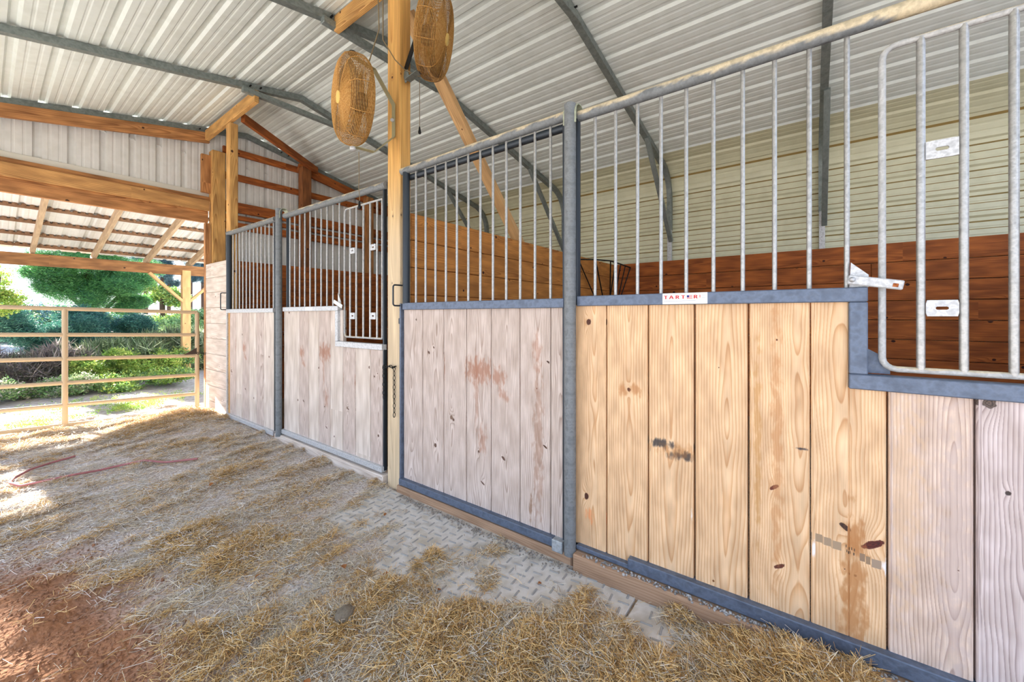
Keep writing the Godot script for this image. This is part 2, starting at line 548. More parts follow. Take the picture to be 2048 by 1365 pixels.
func shell() -> void:
	var u0 := -2.3
	var u1 := 6.62
	var total := (WALL_X - RIDGE_X) / cos(th) - ARC_R * tan((PI / 2 - th) / 2) + ARC_R * (PI / 2 - th)
	var roof := thing("ceiling", "off-white ribbed metal roof sheets over the whole barn", "ceiling", Vector3(RIDGE_X, RIDGE_Y, 0), "", "structure")
	var wall := thing("wall_right", "ribbed metal outer wall behind the stalls, light painted in as cream, rust-streaked along its ribs", "wall", Vector3(WALL_X, 0, 0), "", "structure")
	for side in [1.0, -1.0]:
		var s := 0.0
		var end: float = total + 2.8 if side > 0 else total + 0.25
		while s < end - 0.01:
			var e: float = minf(s + RIB * 4.0, end)
			if s < total - 0.2 and e > total - 0.45:
				e = total - 0.1 if e < total else e
			var prof := rib_profile(s, e, 0.21)
			var more := []
			for i in prof.size() - 1:          # enough points to round the eave
				more.append(prof[i])
				var gap: float = prof[i + 1][0] - prof[i][0]
				if prof[i][0] > 2.9 and gap > 0.05:
					more.append([prof[i][0] + gap * 0.5, prof[i][1] * 0.5 + prof[i + 1][1] * 0.5])
			more.append(prof[-1])
			var a := []
			var b := []
			var nn := []
			for q in more:
				var r := roof_at(q[0])
				var p: Vector2 = r[0] + r[1] * q[1]
				var n2: Vector2 = r[1]
				if side < 0:
					p.x = 2.0 * RIDGE_X - p.x
					n2.x = -n2.x
				a.append(Vector3(p.x, p.y, -u0))
				b.append(Vector3(p.x, p.y, -u1))
				nn.append(Vector3(n2.x, n2.y, 0))
			var mb := MB.new()
			mb.ruled(a, b, nn, 0.002, 1.0, Color(0.42, 0.29, 0.13) if s > total - 0.8 else Color.WHITE)
			var up: bool = s < total - 0.8
			part("sheet", put(mb, roof if up else wall), M.roof_sheet if up else M.wall_sheet, roof if up else wall)
			s = e
	# ridge cap
	var mb := MB.new()
	for sg in [-1.0, 1.0]:
		mb.beam(V(RIDGE_X + sg * 0.08, roof_y(RIDGE_X + 0.08) + 0.028, u0), V(RIDGE_X + sg * 0.08, roof_y(RIDGE_X + 0.08) + 0.028, u1), 0.17, 0.003, Vector3(sg * sin(th), cos(th), 0), 0.001)
	part("ridge_cap", put(mb, roof), M.flashing, roof)

	# gable: vertical ribbed sheets, open below on the aisle side
	var gable := thing("wall_far", "off-white vertical ribbed metal sheets closing the gable above the aisle opening", "wall", V(2, 0, 6.45), "", "structure")
	var x := -1.1
	while x < 5.6:
		var e := minf(x + RIB * 4.0, 5.62)
		var cuts := [x, e]
		if x < RIDGE_X and e > RIDGE_X: cuts = [x, RIDGE_X, e]
		if x < 1.9 and e > 1.9: cuts = [x, 1.9, e]
		if x < 1.9 and e > RIDGE_X: cuts = [x, 1.9, RIDGE_X, e]
		for c in cuts.size() - 1:
			var prof := rib_profile(cuts[c], cuts[c + 1], 0.35, RIB, 0.032)
			var low := 2.79 if cuts[c + 1] <= 1.91 else 0.02
			var a := []
			var b := []
			var nn := []
			for q in prof:
				var top := roof_y(q[0]) - 0.004
				if q[0] > 5.2:
					top = minf(top, 2.79 + sqrt(maxf(0.0, ARC_R * ARC_R - pow(q[0] - 5.22, 2))))
				if q[0] < -0.7:
					top = minf(top, 2.79 + sqrt(maxf(0.0, ARC_R * ARC_R - pow(-0.7 - q[0], 2))))
				a.append(V(q[0], low, 6.452 + q[1]))
				b.append(V(q[0], top, 6.452 + q[1]))
				nn.append(Vector3(0, 0, -1))
			var gb := MB.new()
			gb.ruled(a, b, nn, 0.002)
			part("sheet", put(gb, gable), M.gable_sheet, gable)
		x = e
	mb = MB.new()
	mb.box(Transform3D(Basis(), V(0.4, 2.825, 6.44)), Vector3(3.0, 0.075, 0.006), 0.002)
	part("base_flashing", put(mb, gable), M.flashing, gable)

	# yard and floor
	var yard := MB.new()
	var n := FastNoiseLite.new()
	n.seed = 4
	n.frequency = 0.25
	var rows := []
	for j in 61:
		var row := []
		for i in 61:
			var px := -30.0 + i * 1.3 if i < 20 or i > 40 else -4.0 + (i - 20) * 0.5
			var pu := -12.0 + j * 1.0 if j < 18 else 6.0 + (j - 18) * (0.5 if j < 40 else 3.0) + (0.0 if j < 40 else -55.0)
			if i > 40: px = 6.0 + (i - 40) * 2.0
			if i < 20: px = -4.0 - (20 - i) * 2.0
			var rise: float = maxf(0.0, pu - 10.5) * 0.03
			row.append(yard.vert(V(px, -0.03 + rise + n.get_noise_2d(px, pu) * 0.03, pu), Vector3.UP, Vector2(px, pu), Color.WHITE))
		rows.append(row)
	for j in 60:
		for i in 60:
			yard.tri_i(rows[j][i], rows[j + 1][i], rows[j + 1][i + 1])
			yard.tri_i(rows[j][i], rows[j + 1][i + 1], rows[j][i + 1])
	single("ground", yard, M.yard, "pale gravelly yard outside the barn, beyond the tan gate", "ground", "", "structure")


var fnoise := FastNoiseLite.new()

func bump2(x: float, u: float, cx: float, cu: float, rx: float, ru: float, a := 0.0) -> float:
	var dx := x - cx
	var du := u - cu
	var p := dx * cos(a) + du * sin(a)
	var q := -dx * sin(a) + du * cos(a)
	return exp(-(p * p / (rx * rx) + q * q / (ru * ru)))

func on_mat(x: float, u: float) -> float:   # how bare the rubber mats lie here
	var edge := 1.26 + (0.16 if u < 0.85 else 0.0) + fnoise.get_noise_2d(x * 3.0 + 40.0, u * 3.0) * 0.25
	return smoothstep(edge - 0.06, edge + 0.1, x) * clampf(1.25 - 2.2 * maxf(0.0, fnoise.get_noise_2d(x * 5.0 - 30.0, u * 4.0) - 0.05), 0.0, 1.0) * smoothstep(2.5, 2.2, u) * smoothstep(0.25, 0.5, u)

func straw_lump(x: float, u: float) -> float:
	var h := 0.0
	for b in [[0.8, 2.3, 0.22, 0.17, 0.05], [1.05, 3.4, 0.3, 0.09, 0.03], [0.75, 2.72, 0.3, 0.1, 0.035], [1.18, 2.75, 0.22, 0.08, 0.025], [0.42, 1.75, 0.2, 0.12, 0.03], [1.03, 1.0, 0.35, 0.3, 0.035], [1.52, 0.0, 0.24, 0.24, 0.11], [1.15, 0.4, 0.3, 0.25, 0.04], [0.68, 3.5, 0.3, 0.1, 0.02], [1.2, 5.75, 0.35, 0.22, 0.08], [0.9, 5.45, 0.3, 0.14, 0.05], [1.55, 5.7, 0.25, 0.4, 0.04], [0.4, 6.0, 0.5, 0.2, 0.04], [1.35, 3.9, 0.25, 0.08, 0.02], [1.2, 4.5, 0.4, 0.09, 0.025], [0.75, 1.45, 0.25, 0.15, 0.03], [1.3, 1.45, 0.16, 0.14, 0.025]]:
		h += bump2(x, u, b[0], b[1], b[2], b[3], 0.35) * b[4]
	var ridge := fnoise.get_noise_2d(x * 2.2 + u * 0.8 + 15.0, u * 6.5 - x * 1.5)
	return h + 0.03 * smoothstep(0.12, 0.5, ridge) * (1.0 - on_mat(x, u))

func red(x: float, u: float) -> float:
	return clampf(bump2(x, u, 0.02, 2.45, 0.34, 0.75) * 1.5 + bump2(x, u, 0.2, 1.75, 0.3, 0.45) * 0.9 + fnoise.get_noise_2d(x * 4.0, u * 4.0) * 0.3 - 0.15, 0.0, 1.0)

func floor_h(x: float, u: float) -> float:
	var h := fnoise.get_noise_2d(x * 2.0, u * 2.0) * 0.014 + fnoise.get_noise_2d(x * 9.0, u * 9.0) * 0.006
	h += 0.017 * (1.0 - on_mat(x, u)) + straw_lump(x, u) * 0.8 + bump2(x, u, 0.05, 2.45, 0.22, 0.4) * 0.06
	var m := on_mat(x, u)
	if x > 1.15 and u < 2.6 and u > -1.4:
		h = h * (1.0 - m) - 0.006 * m
	return h

func floor_and_straw() -> void:
	fnoise.seed = 77
	fnoise.frequency = 0.6
	fnoise.fractal_octaves = 3
	var mb := MB.new()
	var sx := 0.03
	var nx := 97
	var nu := 300
	var hs := PackedFloat32Array()
	hs.resize((nx + 1) * (nu + 1))
	for j in nu + 1:
		for i in nx + 1:
			hs[j * (nx + 1) + i] = floor_h(-1.15 + i * sx, -2.3 + j * sx)
	for j in nu + 1:
		for i in nx + 1:
			var x := -1.15 + i * sx
			var u := -2.3 + j * sx
			var k := j * (nx + 1) + i
			var hx := hs[k + 1 if i < nx else k] - hs[k - 1 if i > 0 else k]
			var hu := hs[k + nx + 1 if j < nu else k] - hs[k - nx - 1 if j > 0 else k]
			var nn := Vector3(-hx / (2 * sx), 1, hu / (2 * sx)).normalized()
			var c := Color(0.6, 0.51, 0.43)
			var w := fnoise.get_noise_2d(x * 5.0 + 9.0, u * 5.0) * 0.5 + 0.5
			c = c.lerp(Color(0.72, 0.65, 0.61), w)
			c = c.lerp(Color(0.36, 0.25, 0.12), clampf(straw_lump(x, u) * 24.0, 0, 0.9))
			c = c.lerp(Color(0.42, 0.19, 0.09), red(x, u))
			mb.vert(V(x, hs[k], u), nn, Vector2(x, u), c)
	for j in nu:
		for i in nx:
			var k := j * (nx + 1) + i
			mb.tri_i(k, k + nx + 1, k + nx + 2)
			mb.tri_i(k, k + nx + 2, k + 1)
	single("floor", mb, M.dirt, "dusty dirt aisle floor with a red clay patch beneath scattered straw", "floor", "", "structure")
	# ground inside the stalls
	mb = MB.new()
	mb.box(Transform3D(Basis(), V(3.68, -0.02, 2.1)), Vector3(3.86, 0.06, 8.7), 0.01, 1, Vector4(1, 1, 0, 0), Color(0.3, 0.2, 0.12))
	single("floor", mb, M.dirt, "dark dirt floor inside the stalls behind the bars", "floor", "", "structure")

	# straw: three bent stalks, laid in their thousands
	var kinds := []
	for k in 3:
		var s := MB.new()
		var bend: float = [0.03, 0.12, 0.25][k]
		bend *= 26.0
		var path := [Vector3(-0.5, 0, 0), Vector3(-0.1 + 0.1 * k, bend, bend * 0.5), Vector3(0.5, 0, bend * -0.4)]
		for i in 2:
			var a: Vector3 = path[i]
			var b: Vector3 = path[i + 1]
			var w := 0.5
			var r := []
			for e in 3:
				var an := TAU * e / 3.0 + 0.5
				r.append(Vector3(0, sin(an), cos(an)) * w)
			for e in 3:
				var o0: Vector3 = r[e] 
				var o1: Vector3 = r[(e + 1) % 3]
				s.quad(a + o0, a + o1, b + o1, b + o0, (o0 + o1).normalized(), Vector2(), Vector2(), Vector2(), Vector2())
		# scale: x is the length, y and z the thickness
		for i in s.v.size():
			var p := s.v[i]
			s.v[i] = p
		kinds.append(s.mesh())
	var xf := [[], [], []]
	var cols := [[], [], []]
	var r := RandomNumberGenerator.new()
	r.seed = 5
	var pale := [Color(0.7, 0.57, 0.37), Color(0.78, 0.68, 0.5), Color(0.6, 0.5, 0.38), Color(0.86, 0.8, 0.69)]
	var gold := [Color(0.8, 0.5, 0.18), Color(0.95, 0.68, 0.32), Color(0.56, 0.32, 0.1), Color(0.36, 0.2, 0.06), Color(0.78, 0.53, 0.21)]
	var count := 0
	var tries := 0
	while count < 230000 and tries < 900000:
		tries += 1
		var u: float = -0.4 + pow(r.randf(), 1.35) * 6.75
		var x: float = r.randf_range(-0.55, 1.72)
		if x < 0.0175 * u - 0.12:
			continue
		var lump := straw_lump(x, u)
		var w: float = fnoise.get_noise_2d(x * 4.0 + 80.0, u * 7.0) * 1.3 + 0.42
		var d: float = clampf(w, 0.05, 1.0) * 0.34 + lump * 15.0
		d *= (1.0 - 0.93 * red(x, u)) * (1.0 - 0.9 * on_mat(x, u) * (1.0 - clampf(lump * 20.0, 0, 1)))
		if u > 6.2:
			d *= smoothstep(6.6, 6.2, u)
		if r.randf() > d:
			continue
		count += 1
		var near: float = clampf(2.6 - u, 0, 2.0) / 2.0
		var ln: float = (0.02 + 0.075 * pow(r.randf(), 2.0)) * (1.0 + 0.4 * near * r.randf())
		if r.randf() < 0.015: ln *= 2.2
		var th2: float = r.randf_range(0.0009, 0.0022)
		var ang := r.randfn(0.9, 0.75) if r.randf() < 0.6 else r.randf() * TAU
		var k := r.randi() % 3
		var b := Basis(Vector3.UP, ang) * Basis(Vector3(0, 0, 1), r.randfn(0, 0.16 + minf(0.3, lump * 3.0))) * Basis(Vector3.RIGHT, r.randf() * TAU)
		b = b * Basis(Vector3(ln, 0, 0), Vector3(0, th2, 0), Vector3(0, 0, th2))
		var y: float = floor_h(x, u) + 0.003  + r.randf() * r.randf() * (0.012 + lump * 0.35)
		xf[k].append(Transform3D(b, V(x, y, u)))
		var deep: float = clampf(lump * 17.0 + 0.2 + fnoise.get_noise_2d(x * 5.0 + 20.0, u * 9.0) * 0.9, 0.06, 0.8)
		var c: Color = gold[r.randi() % 5] if r.randf() < deep else pale[r.randi() % 4]
		if r.randf() < 0.42 * smoothstep(1.6, 3.2, u) * (1.0 - minf(0.7, lump * 12.0)): c = Color(0.88, 0.82, 0.76)
		c = c * r.randf_range(0.75, 1.08)
		if r.randf() < 0.05: c = Color(0.3, 0.17, 0.07)
		cols[k].append(Color(c.r, c.g, c.b, 1))
	var heap := thing("straw", "loose golden straw and chaff strewn over the aisle floor", "straw", Vector3.ZERO, "", "stuff")
	for k in 3:
		var o := scatter("stalks", kinds[k], M.straw, xf[k], cols[k], heap)

	var cx := []
	var cc := []
	for i in 2600:
		var x := r.randf_range(0.0, 0.6)
		var u := r.randf_range(1.3, 3.3)
		if r.randf() > red(x, u): continue
		var q := r.randf_range(0.002, 0.004) + (r.randf_range(0.0, 0.006) if r.randf() < 0.06 else 0.0)
		cx.append(Transform3D(Basis(Vector3(1, 1, 0).normalized(), r.randf() * 6.0) * Basis.from_scale(Vector3(q, q * 0.75, q)), V(x, floor_h(x, u) + q * 0.4, u)))
		var g := r.randf_range(0.6, 1.1)
		cc.append(Color(0.36 * g, 0.17 * g, 0.085 * g))
	var cr := MB.new()
	stone_shape(cr, 1.0, 12)
	scatter("clay_crumbs", cr.mesh(), M.gravel, cx, cc, self, "red clay crumbs and clods on the bare patch at the lower left", "dirt")
	# small things on the floor
	var path := []
	var knots := [[0.473, 4.935], [0.33, 4.87], [0.225, 4.777], [0.14, 4.6], [0.118, 4.45], [0.161, 4.36], [0.27, 4.31], [0.412, 4.299], [0.53, 4.33], [0.654, 4.335], [0.78, 4.25], [0.889, 4.159], [1.067, 4.03]]
	var cv := Curve3D.new()
	for i in knots.size():
		var p: Array = knots[i]
		var pa: Array = knots[maxi(i - 1, 0)]
		var pb: Array = knots[mini(i + 1, knots.size() - 1)]
		var tg := (V(pb[0], 0, pb[1]) - V(pa[0], 0, pa[1])) / 6.0
		cv.add_point(V(p[0], floor_h(p[0], p[1]) + 0.024, p[1]), -tg, tg)
	for i in 60:
		path.append(cv.sample_baked(cv.get_baked_length() * i / 59.0))
	mb = MB.new()
	mb.tube(path, 0.008, 8)
	single("lead_rope", mb, M.hose_red, "faded pink rope curling through the straw at the far left of the aisle", "rope")
	var spots := [[0.75, 2.0, 0.02], [1.02, 1.75, 0.03], [0.55, 1.5, 0.018], [1.2, 1.3, 0.025], [1.08, 1.52, 0.03], [0.95, 3.3, 0.03], [0.62, 1.28, 0.03], [1.5, 0.97, 0.02], [0.3, 1.62, 0.02], [1.0, 2.35, 0.02], [1.46, 2.05, 0.02]]
	for i in spots.size():
		var s: Array = spots[i]
		mb = MB.new()
		leaf_shape(mb, s[2] * 1.15, i)
		var o := single("dry_leaf", mb, M.dry_leaf, "curled brown dry leaf lying in the straw", "leaf", "dry leaves on the floor")
		o.position = V(s[0], floor_h(s[0], s[1]) + 0.022, s[1])
		o.rotation = Vector3(0.2 * (i % 3 - 1), i * 1.3, 0.25)
	mb = MB.new()
	stone_shape(mb, 0.029, 3)
	var st := single("stone", mb, M.stone, "fist-sized muddy stone in the straw near the front", "stone")
	st.position = V(0.83, floor_h(0.83, 1.42) + 0.024, 1.42)
	st.scale = Vector3(1.3, 0.85, 1)

func leaf_shape(mb: MB, s: float, k: int) -> void:
	for side in [-1.0, 1.0]:
		for i in 5:
			var a0 := float(i) / 5.0
			var a1 := float(i + 1) / 5.0
			var w0: float = sin(a0 * PI) * 0.38 * s
			var w1: float = sin(a1 * PI) * 0.38 * s
			var p0 := Vector3((a0 - 0.5) * s, sin(a0 * 4.0 + k) * s * 0.1, 0)
			var p1 := Vector3((a1 - 0.5) * s, sin(a1 * 4.0 + k) * s * 0.1, 0)
			mb.quad(p0, p1, p1 + Vector3(0, w1 * 0.5, side * w1), p0 + Vector3(0, w0 * 0.5, side * w0), Vector3(0, 1, -side * 0.5).normalized(), Vector2(), Vector2(), Vector2(), Vector2())

func stone_shape(mb: MB, r: float, seed_: int) -> void:
	var f := FastNoiseLite.new()
	f.seed = seed_
	f.frequency = 0.9
	var ids := []
	for j in 9:
		var row := []
		for i in 13:
			var a := TAU * i / 12.0
			var b := PI * j / 8.0
			var d := Vector3(sin(b) * cos(a), cos(b), sin(b) * sin(a))
			row.append(mb.vert(d * r * (1.0 + 0.35 * f.get_noise_3dv(d * 1.4)), d, Vector2(), Color.WHITE))
		ids.append(row)
	for j in 8:
		for i in 12:
			mb.tri_i(ids[j][i], ids[j + 1][i], ids[j + 1][i + 1])
			mb.tri_i(ids[j][i], ids[j + 1][i + 1], ids[j][i + 1])


# ------------------------------------------------------------------ steel bows
func sweep(mb: MB, pts: Array, nrm: Array, w: float, h: float, u: float) -> void:
	for i in pts.size() - 1:
		var p: Vector2 = pts[i]; var q: Vector2 = pts[i + 1]
		var n0: Vector2 = nrm[i]; var n1: Vector2 = nrm[i + 1]
		for sg in [-1.0, 1.0]:
			var d0: Vector2 = n0 * h * 0.5 * sg
			var d1: Vector2 = n1 * h * 0.5 * sg
			var nn: Vector3 = Vector3(n0.x + n1.x, n0.y + n1.y, 0).normalized() * sg
			mb.quad(V(p.x + d0.x, p.y + d0.y, u - w / 2), V(q.x + d1.x, q.y + d1.y, u - w / 2), V(q.x + d1.x, q.y + d1.y, u + w / 2), V(p.x + d0.x, p.y + d0.y, u + w / 2), nn, Vector2(), Vector2(), Vector2(), Vector2())
			var z := V(0, 0, sg)
			var a := V(p.x - n0.x * h / 2, p.y - n0.y * h / 2, u + sg * w / 2)
			var b := V(p.x + n0.x * h / 2, p.y + n0.y * h / 2, u + sg * w / 2)
			var c := V(q.x + n1.x * h / 2, q.y + n1.y * h / 2, u + sg * w / 2)
			var d := V(q.x - n1.x * h / 2, q.y - n1.y * h / 2, u + sg * w / 2)
			mb.quad(a, b, c, d, z, Vector2(), Vector2(), Vector2(), Vector2())

func bow(u: float, label: String, braces := true) -> void:
	var t := thing("steel_arch", label, "roof arch", V(RIDGE_X, 3.7, u), "tubular steel arches under the roof")
	var ins := 0.036
	var total := (WALL_X - RIDGE_X) / cos(th) - ARC_R * tan((PI / 2 - th) / 2) + ARC_R * (PI / 2 - th)
	for sd in [1.0, -1.0]:
		var pts := []
		var nrm := []
		var s := 0.0
		while s < total + 0.45:
			var step := 0.5 if s < 2.5 else 0.05
			var r := roof_at(s, ins)
			var p: Vector2 = r[0]
			var n2: Vector2 = r[1]
			if sd < 0:
				p.x = 2 * RIDGE_X - p.x
				n2.x = -n2.x
			if s == 0.0:
				n2 = Vector2(0, 1)
				p.x = RIDGE_X
			pts.append(p)
			nrm.append(n2)
			s += step
		var mb := MB.new()
		sweep(mb, pts, nrm, 0.06, 0.06, u)
		part("rafter_tube", put(mb, t), M.bow_steel, t)
		var e: Vector2 = pts[-1]
		mb = MB.new()
		mb.beam(V(e.x, 0.0, u), V(e.x, e.y + 0.01, u), 0.054, 0.054, Vector3.RIGHT, 0.003)
		part("leg", put(mb, t), M.plate_steel, t, "pale lower leg of the arch")
		if braces:
			mb = MB.new()
			var kx: float = RIDGE_X + sd * 2.34
			mb.beam(V(kx, roof_y(kx) - 0.07, u - 0.02), V(e.x - sd * 0.01, 2.22, u - 0.02), 0.05, 0.05, Vector3(0, 0, 1), 0.003)
			part("knee_brace", put(mb, t), M.bow_steel, t)
	if braces:
		var mb := MB.new()
		var q := []
		for sd in [-1.0, 1.0]:
			q.append(V(RIDGE_X + sd * 0.62, roof_y(RIDGE_X + 0.62) - 0.085, u - 0.03))
		mb.beam(q[0], q[1], 0.055, 0.055, Vector3.UP, 0.004)
		part("collar_tie", put(mb, t), M.bow_steel, t)
	for sd in [-1.0, 1.0]:
		for k in 2:
			var mb := MB.new()
			var bx: float = RIDGE_X + sd * (0.45 + 0.1 * k)
			mb.lathe(Transform3D(Basis(Vector3.RIGHT, PI / 2), V(bx, roof_y(bx) - 0.042, u - 0.06)), [Vector2(0, 0.0), Vector2(0.008, 0.002), Vector2(0.008, -0.01), Vector2(0.008, -0.03)], 8)
			part("bolt", put(mb, t), M.dark_steel, t)


# ------------------------------------------------------------------ stall fronts
const DUST := Color(1.3, 1.05, 0.72)
const RAIL_BASE := Color(0.2, 0.22, 0.235)
const RAIL_DUST := Color(0.7, 0.6, 0.41)

func tubing(t: Node, called: String, path: Array, r: float, m: Material, dusty := 1.0, seg := 12, label := "") -> MeshInstance3D:
	var mb := MB.new()
	if dusty <= 0.0:
		mb.tube(path, r, seg)
		return part(called, put(mb, t), m, t, label)
	# settled dust: cream on what faces up, ragged along the length
	var fine := []
	for i in path.size() - 1:
		var n: int = maxi(1, int(path[i].distance_to(path[i + 1]) / 0.02))
		for k in n:
			fine.append(path[i].lerp(path[i + 1], float(k) / n))
	fine.append(path[-1])
	mb.tube(fine, r, 18)
	var f := FastNoiseLite.new()
	f.frequency = 6.0
	f.seed = 2
	for i in mb.v.size():
		var q := mb.v[i]
		var edge := 0.35 + f.get_noise_3dv(q) * 0.8 + f.get_noise_3dv(q * 5.0) * 0.4 - (dusty - 1.0)
		if called == "feed_door":
			edge -= 0.35
		elif dusty > 1.2:
			edge -= 1.3 * clampf(0.5 + q.z, 0.0, 1.0)
		mb.c[i] = (Color(0.5, 0.51, 0.51) if called == "feed_door" else RAIL_BASE).lerp(RAIL_DUST, smoothstep(edge - 0.15, edge + 0.2, mb.n[i].y) * 0.95)
	return part(called, put(mb, t), M.dusty_rail, t, label)

func flat(t: Node, called: String, u0: float, u1: float, y0: float, y1: float, x: float, d: float, m: Material, label := "") -> MeshInstance3D:
	var mb := MB.new()
	mb.box(Transform3D(Basis(), V(x, (y0 + y1) / 2, (u0 + u1) / 2)), Vector3(d, y1 - y0, absf(u1 - u0)), 0.003)
	return part(called, put(mb, t), m, t, label)

# vertical boards between the u values given, from y0 up to tops[i]
func plank(t: Node, ua: float, ub: float, y0: float, y1: float, m: Material, whole := true, gap := 0.0025, shift := 0.0) -> void:
	var mb := MB.new()
	var w := ua - ub
	var h := y1 - y0
	var uvs := Vector4(1.0 / w, -1.0 / h, 0.5, 0.5) if whole else Vector4(3.5, 0.45, rng.randf(), rng.randf())
	mb.box(Transform3D(Basis(), V(FX + 0.02 + shift, (y0 + y1) / 2, (ua + ub) / 2)), Vector3(0.036, h, w - gap * 2.0), 0.004, 1, uvs)
	part("board", put(mb, t), m, t)

func pickets(t: Node, us: Array, y0: float, y1: float, r := 0.0078) -> void:
	for u in us:
		tubing(t, "picket", [V(FX + 0.012, y0, u), V(FX + 0.012, y1, u)], r, M.bar_steel, 0.0, 8)

func steps(a: float, b: float, n: int) -> Array:
	var out := []
	for i in n:
		out.append(lerpf(a, b, float(i) / (n - 1)))
	return out

func plate_with_slot(t: Node, u0: float, u1: float, y0: float, y1: float) -> void:
	var mb := MB.new()
	var x := FX + 0.0
	var uc := (u0 + u1) / 2
	var yc := (y0 + y1) / 2
	var w := absf(u0 - u1)
	var h := y1 - y0
	var outer := []
	var inner := []
	for i in 24:
		var an := TAU * (i + 0.5) / 24.0
		var d := Vector2(cos(an), sin(an))
		var k := minf(w * 0.5 / maxf(absf(d.x), 1e-4), h * 0.5 / maxf(absf(d.y), 1e-4))
		outer.append(V(x, yc + d.y * k, uc + d.x * k))
		inner.append(V(x, yc + d.y * h * 0.1, uc + signf(d.x) * w * 0.13 + d.x * h * 0.1))
	var o := Vector3(0.0025, 0, 0)
	for i in 24:
		var j := (i + 1) % 24
		var z := Vector2()
		mb.quad(outer[i] - o, outer[j] - o, inner[j] - o, inner[i] - o, Vector3.LEFT, z, z, z, z)
		mb.quad(outer[i] + o, outer[j] + o, inner[j] + o, inner[i] + o, Vector3.RIGHT, z, z, z, z)
		mb.quad(outer[i] - o, outer[j] - o, outer[j] + o, outer[i] + o, (outer[i] - V(x, yc, uc)).normalized(), z, z, z, z)
		mb.quad(inner[i] - o, inner[j] - o, inner[j] + o, inner[i] + o, (V(x, yc, uc) - inner[i]).normalized(), z, z, z, z)
	part("slotted_plate", put(mb, t), M.plate_steel, t)

func feed_door(t: Node, ua: float, ub: float, inner: Array, y0: float, y1: float, plates: Array, r := 0.0095) -> void:
	# round rod frame with rounded corners, hinged in the notch
	var rad := 0.035
	var x := FX + 0.006
	var path := []
	var corners := [[ua, y0, 1], [ua, y1, 1]]
	path.append(V(x, y0, ub))
	for i in 5:
		var a := PI / 2 * i / 4.0
		path.append(V(x, y0 + rad * (1 - cos(a)), ua - rad * (1 - sin(a))))
	for i in 5:
		var a := PI / 2 * i / 4.0
		path.append(V(x, y1 - rad * (1 - sin(a)), ua - rad * (1 - cos(a))))
	path.append(V(x, y1, ub))
	path.append(V(x, y0, ub))
	var d := tubing(t, "feed_door", path, r, M.bar_steel, 0.5, 10, "barred swing-out feed opening")
	for u in inner:
		var mb := MB.new()
		mb.tube([V(x, y0, u), V(x, y1, u)], r * 1.1, 10)
		part("bar", put(mb, t), M.bar_steel, d)
	for p in plates:
		plate_with_slot(d, p[0], p[1], p[2], p[3])
		var o: MeshInstance3D = d.get_child(d.get_child_count() - 1)
		o.position -= t.position

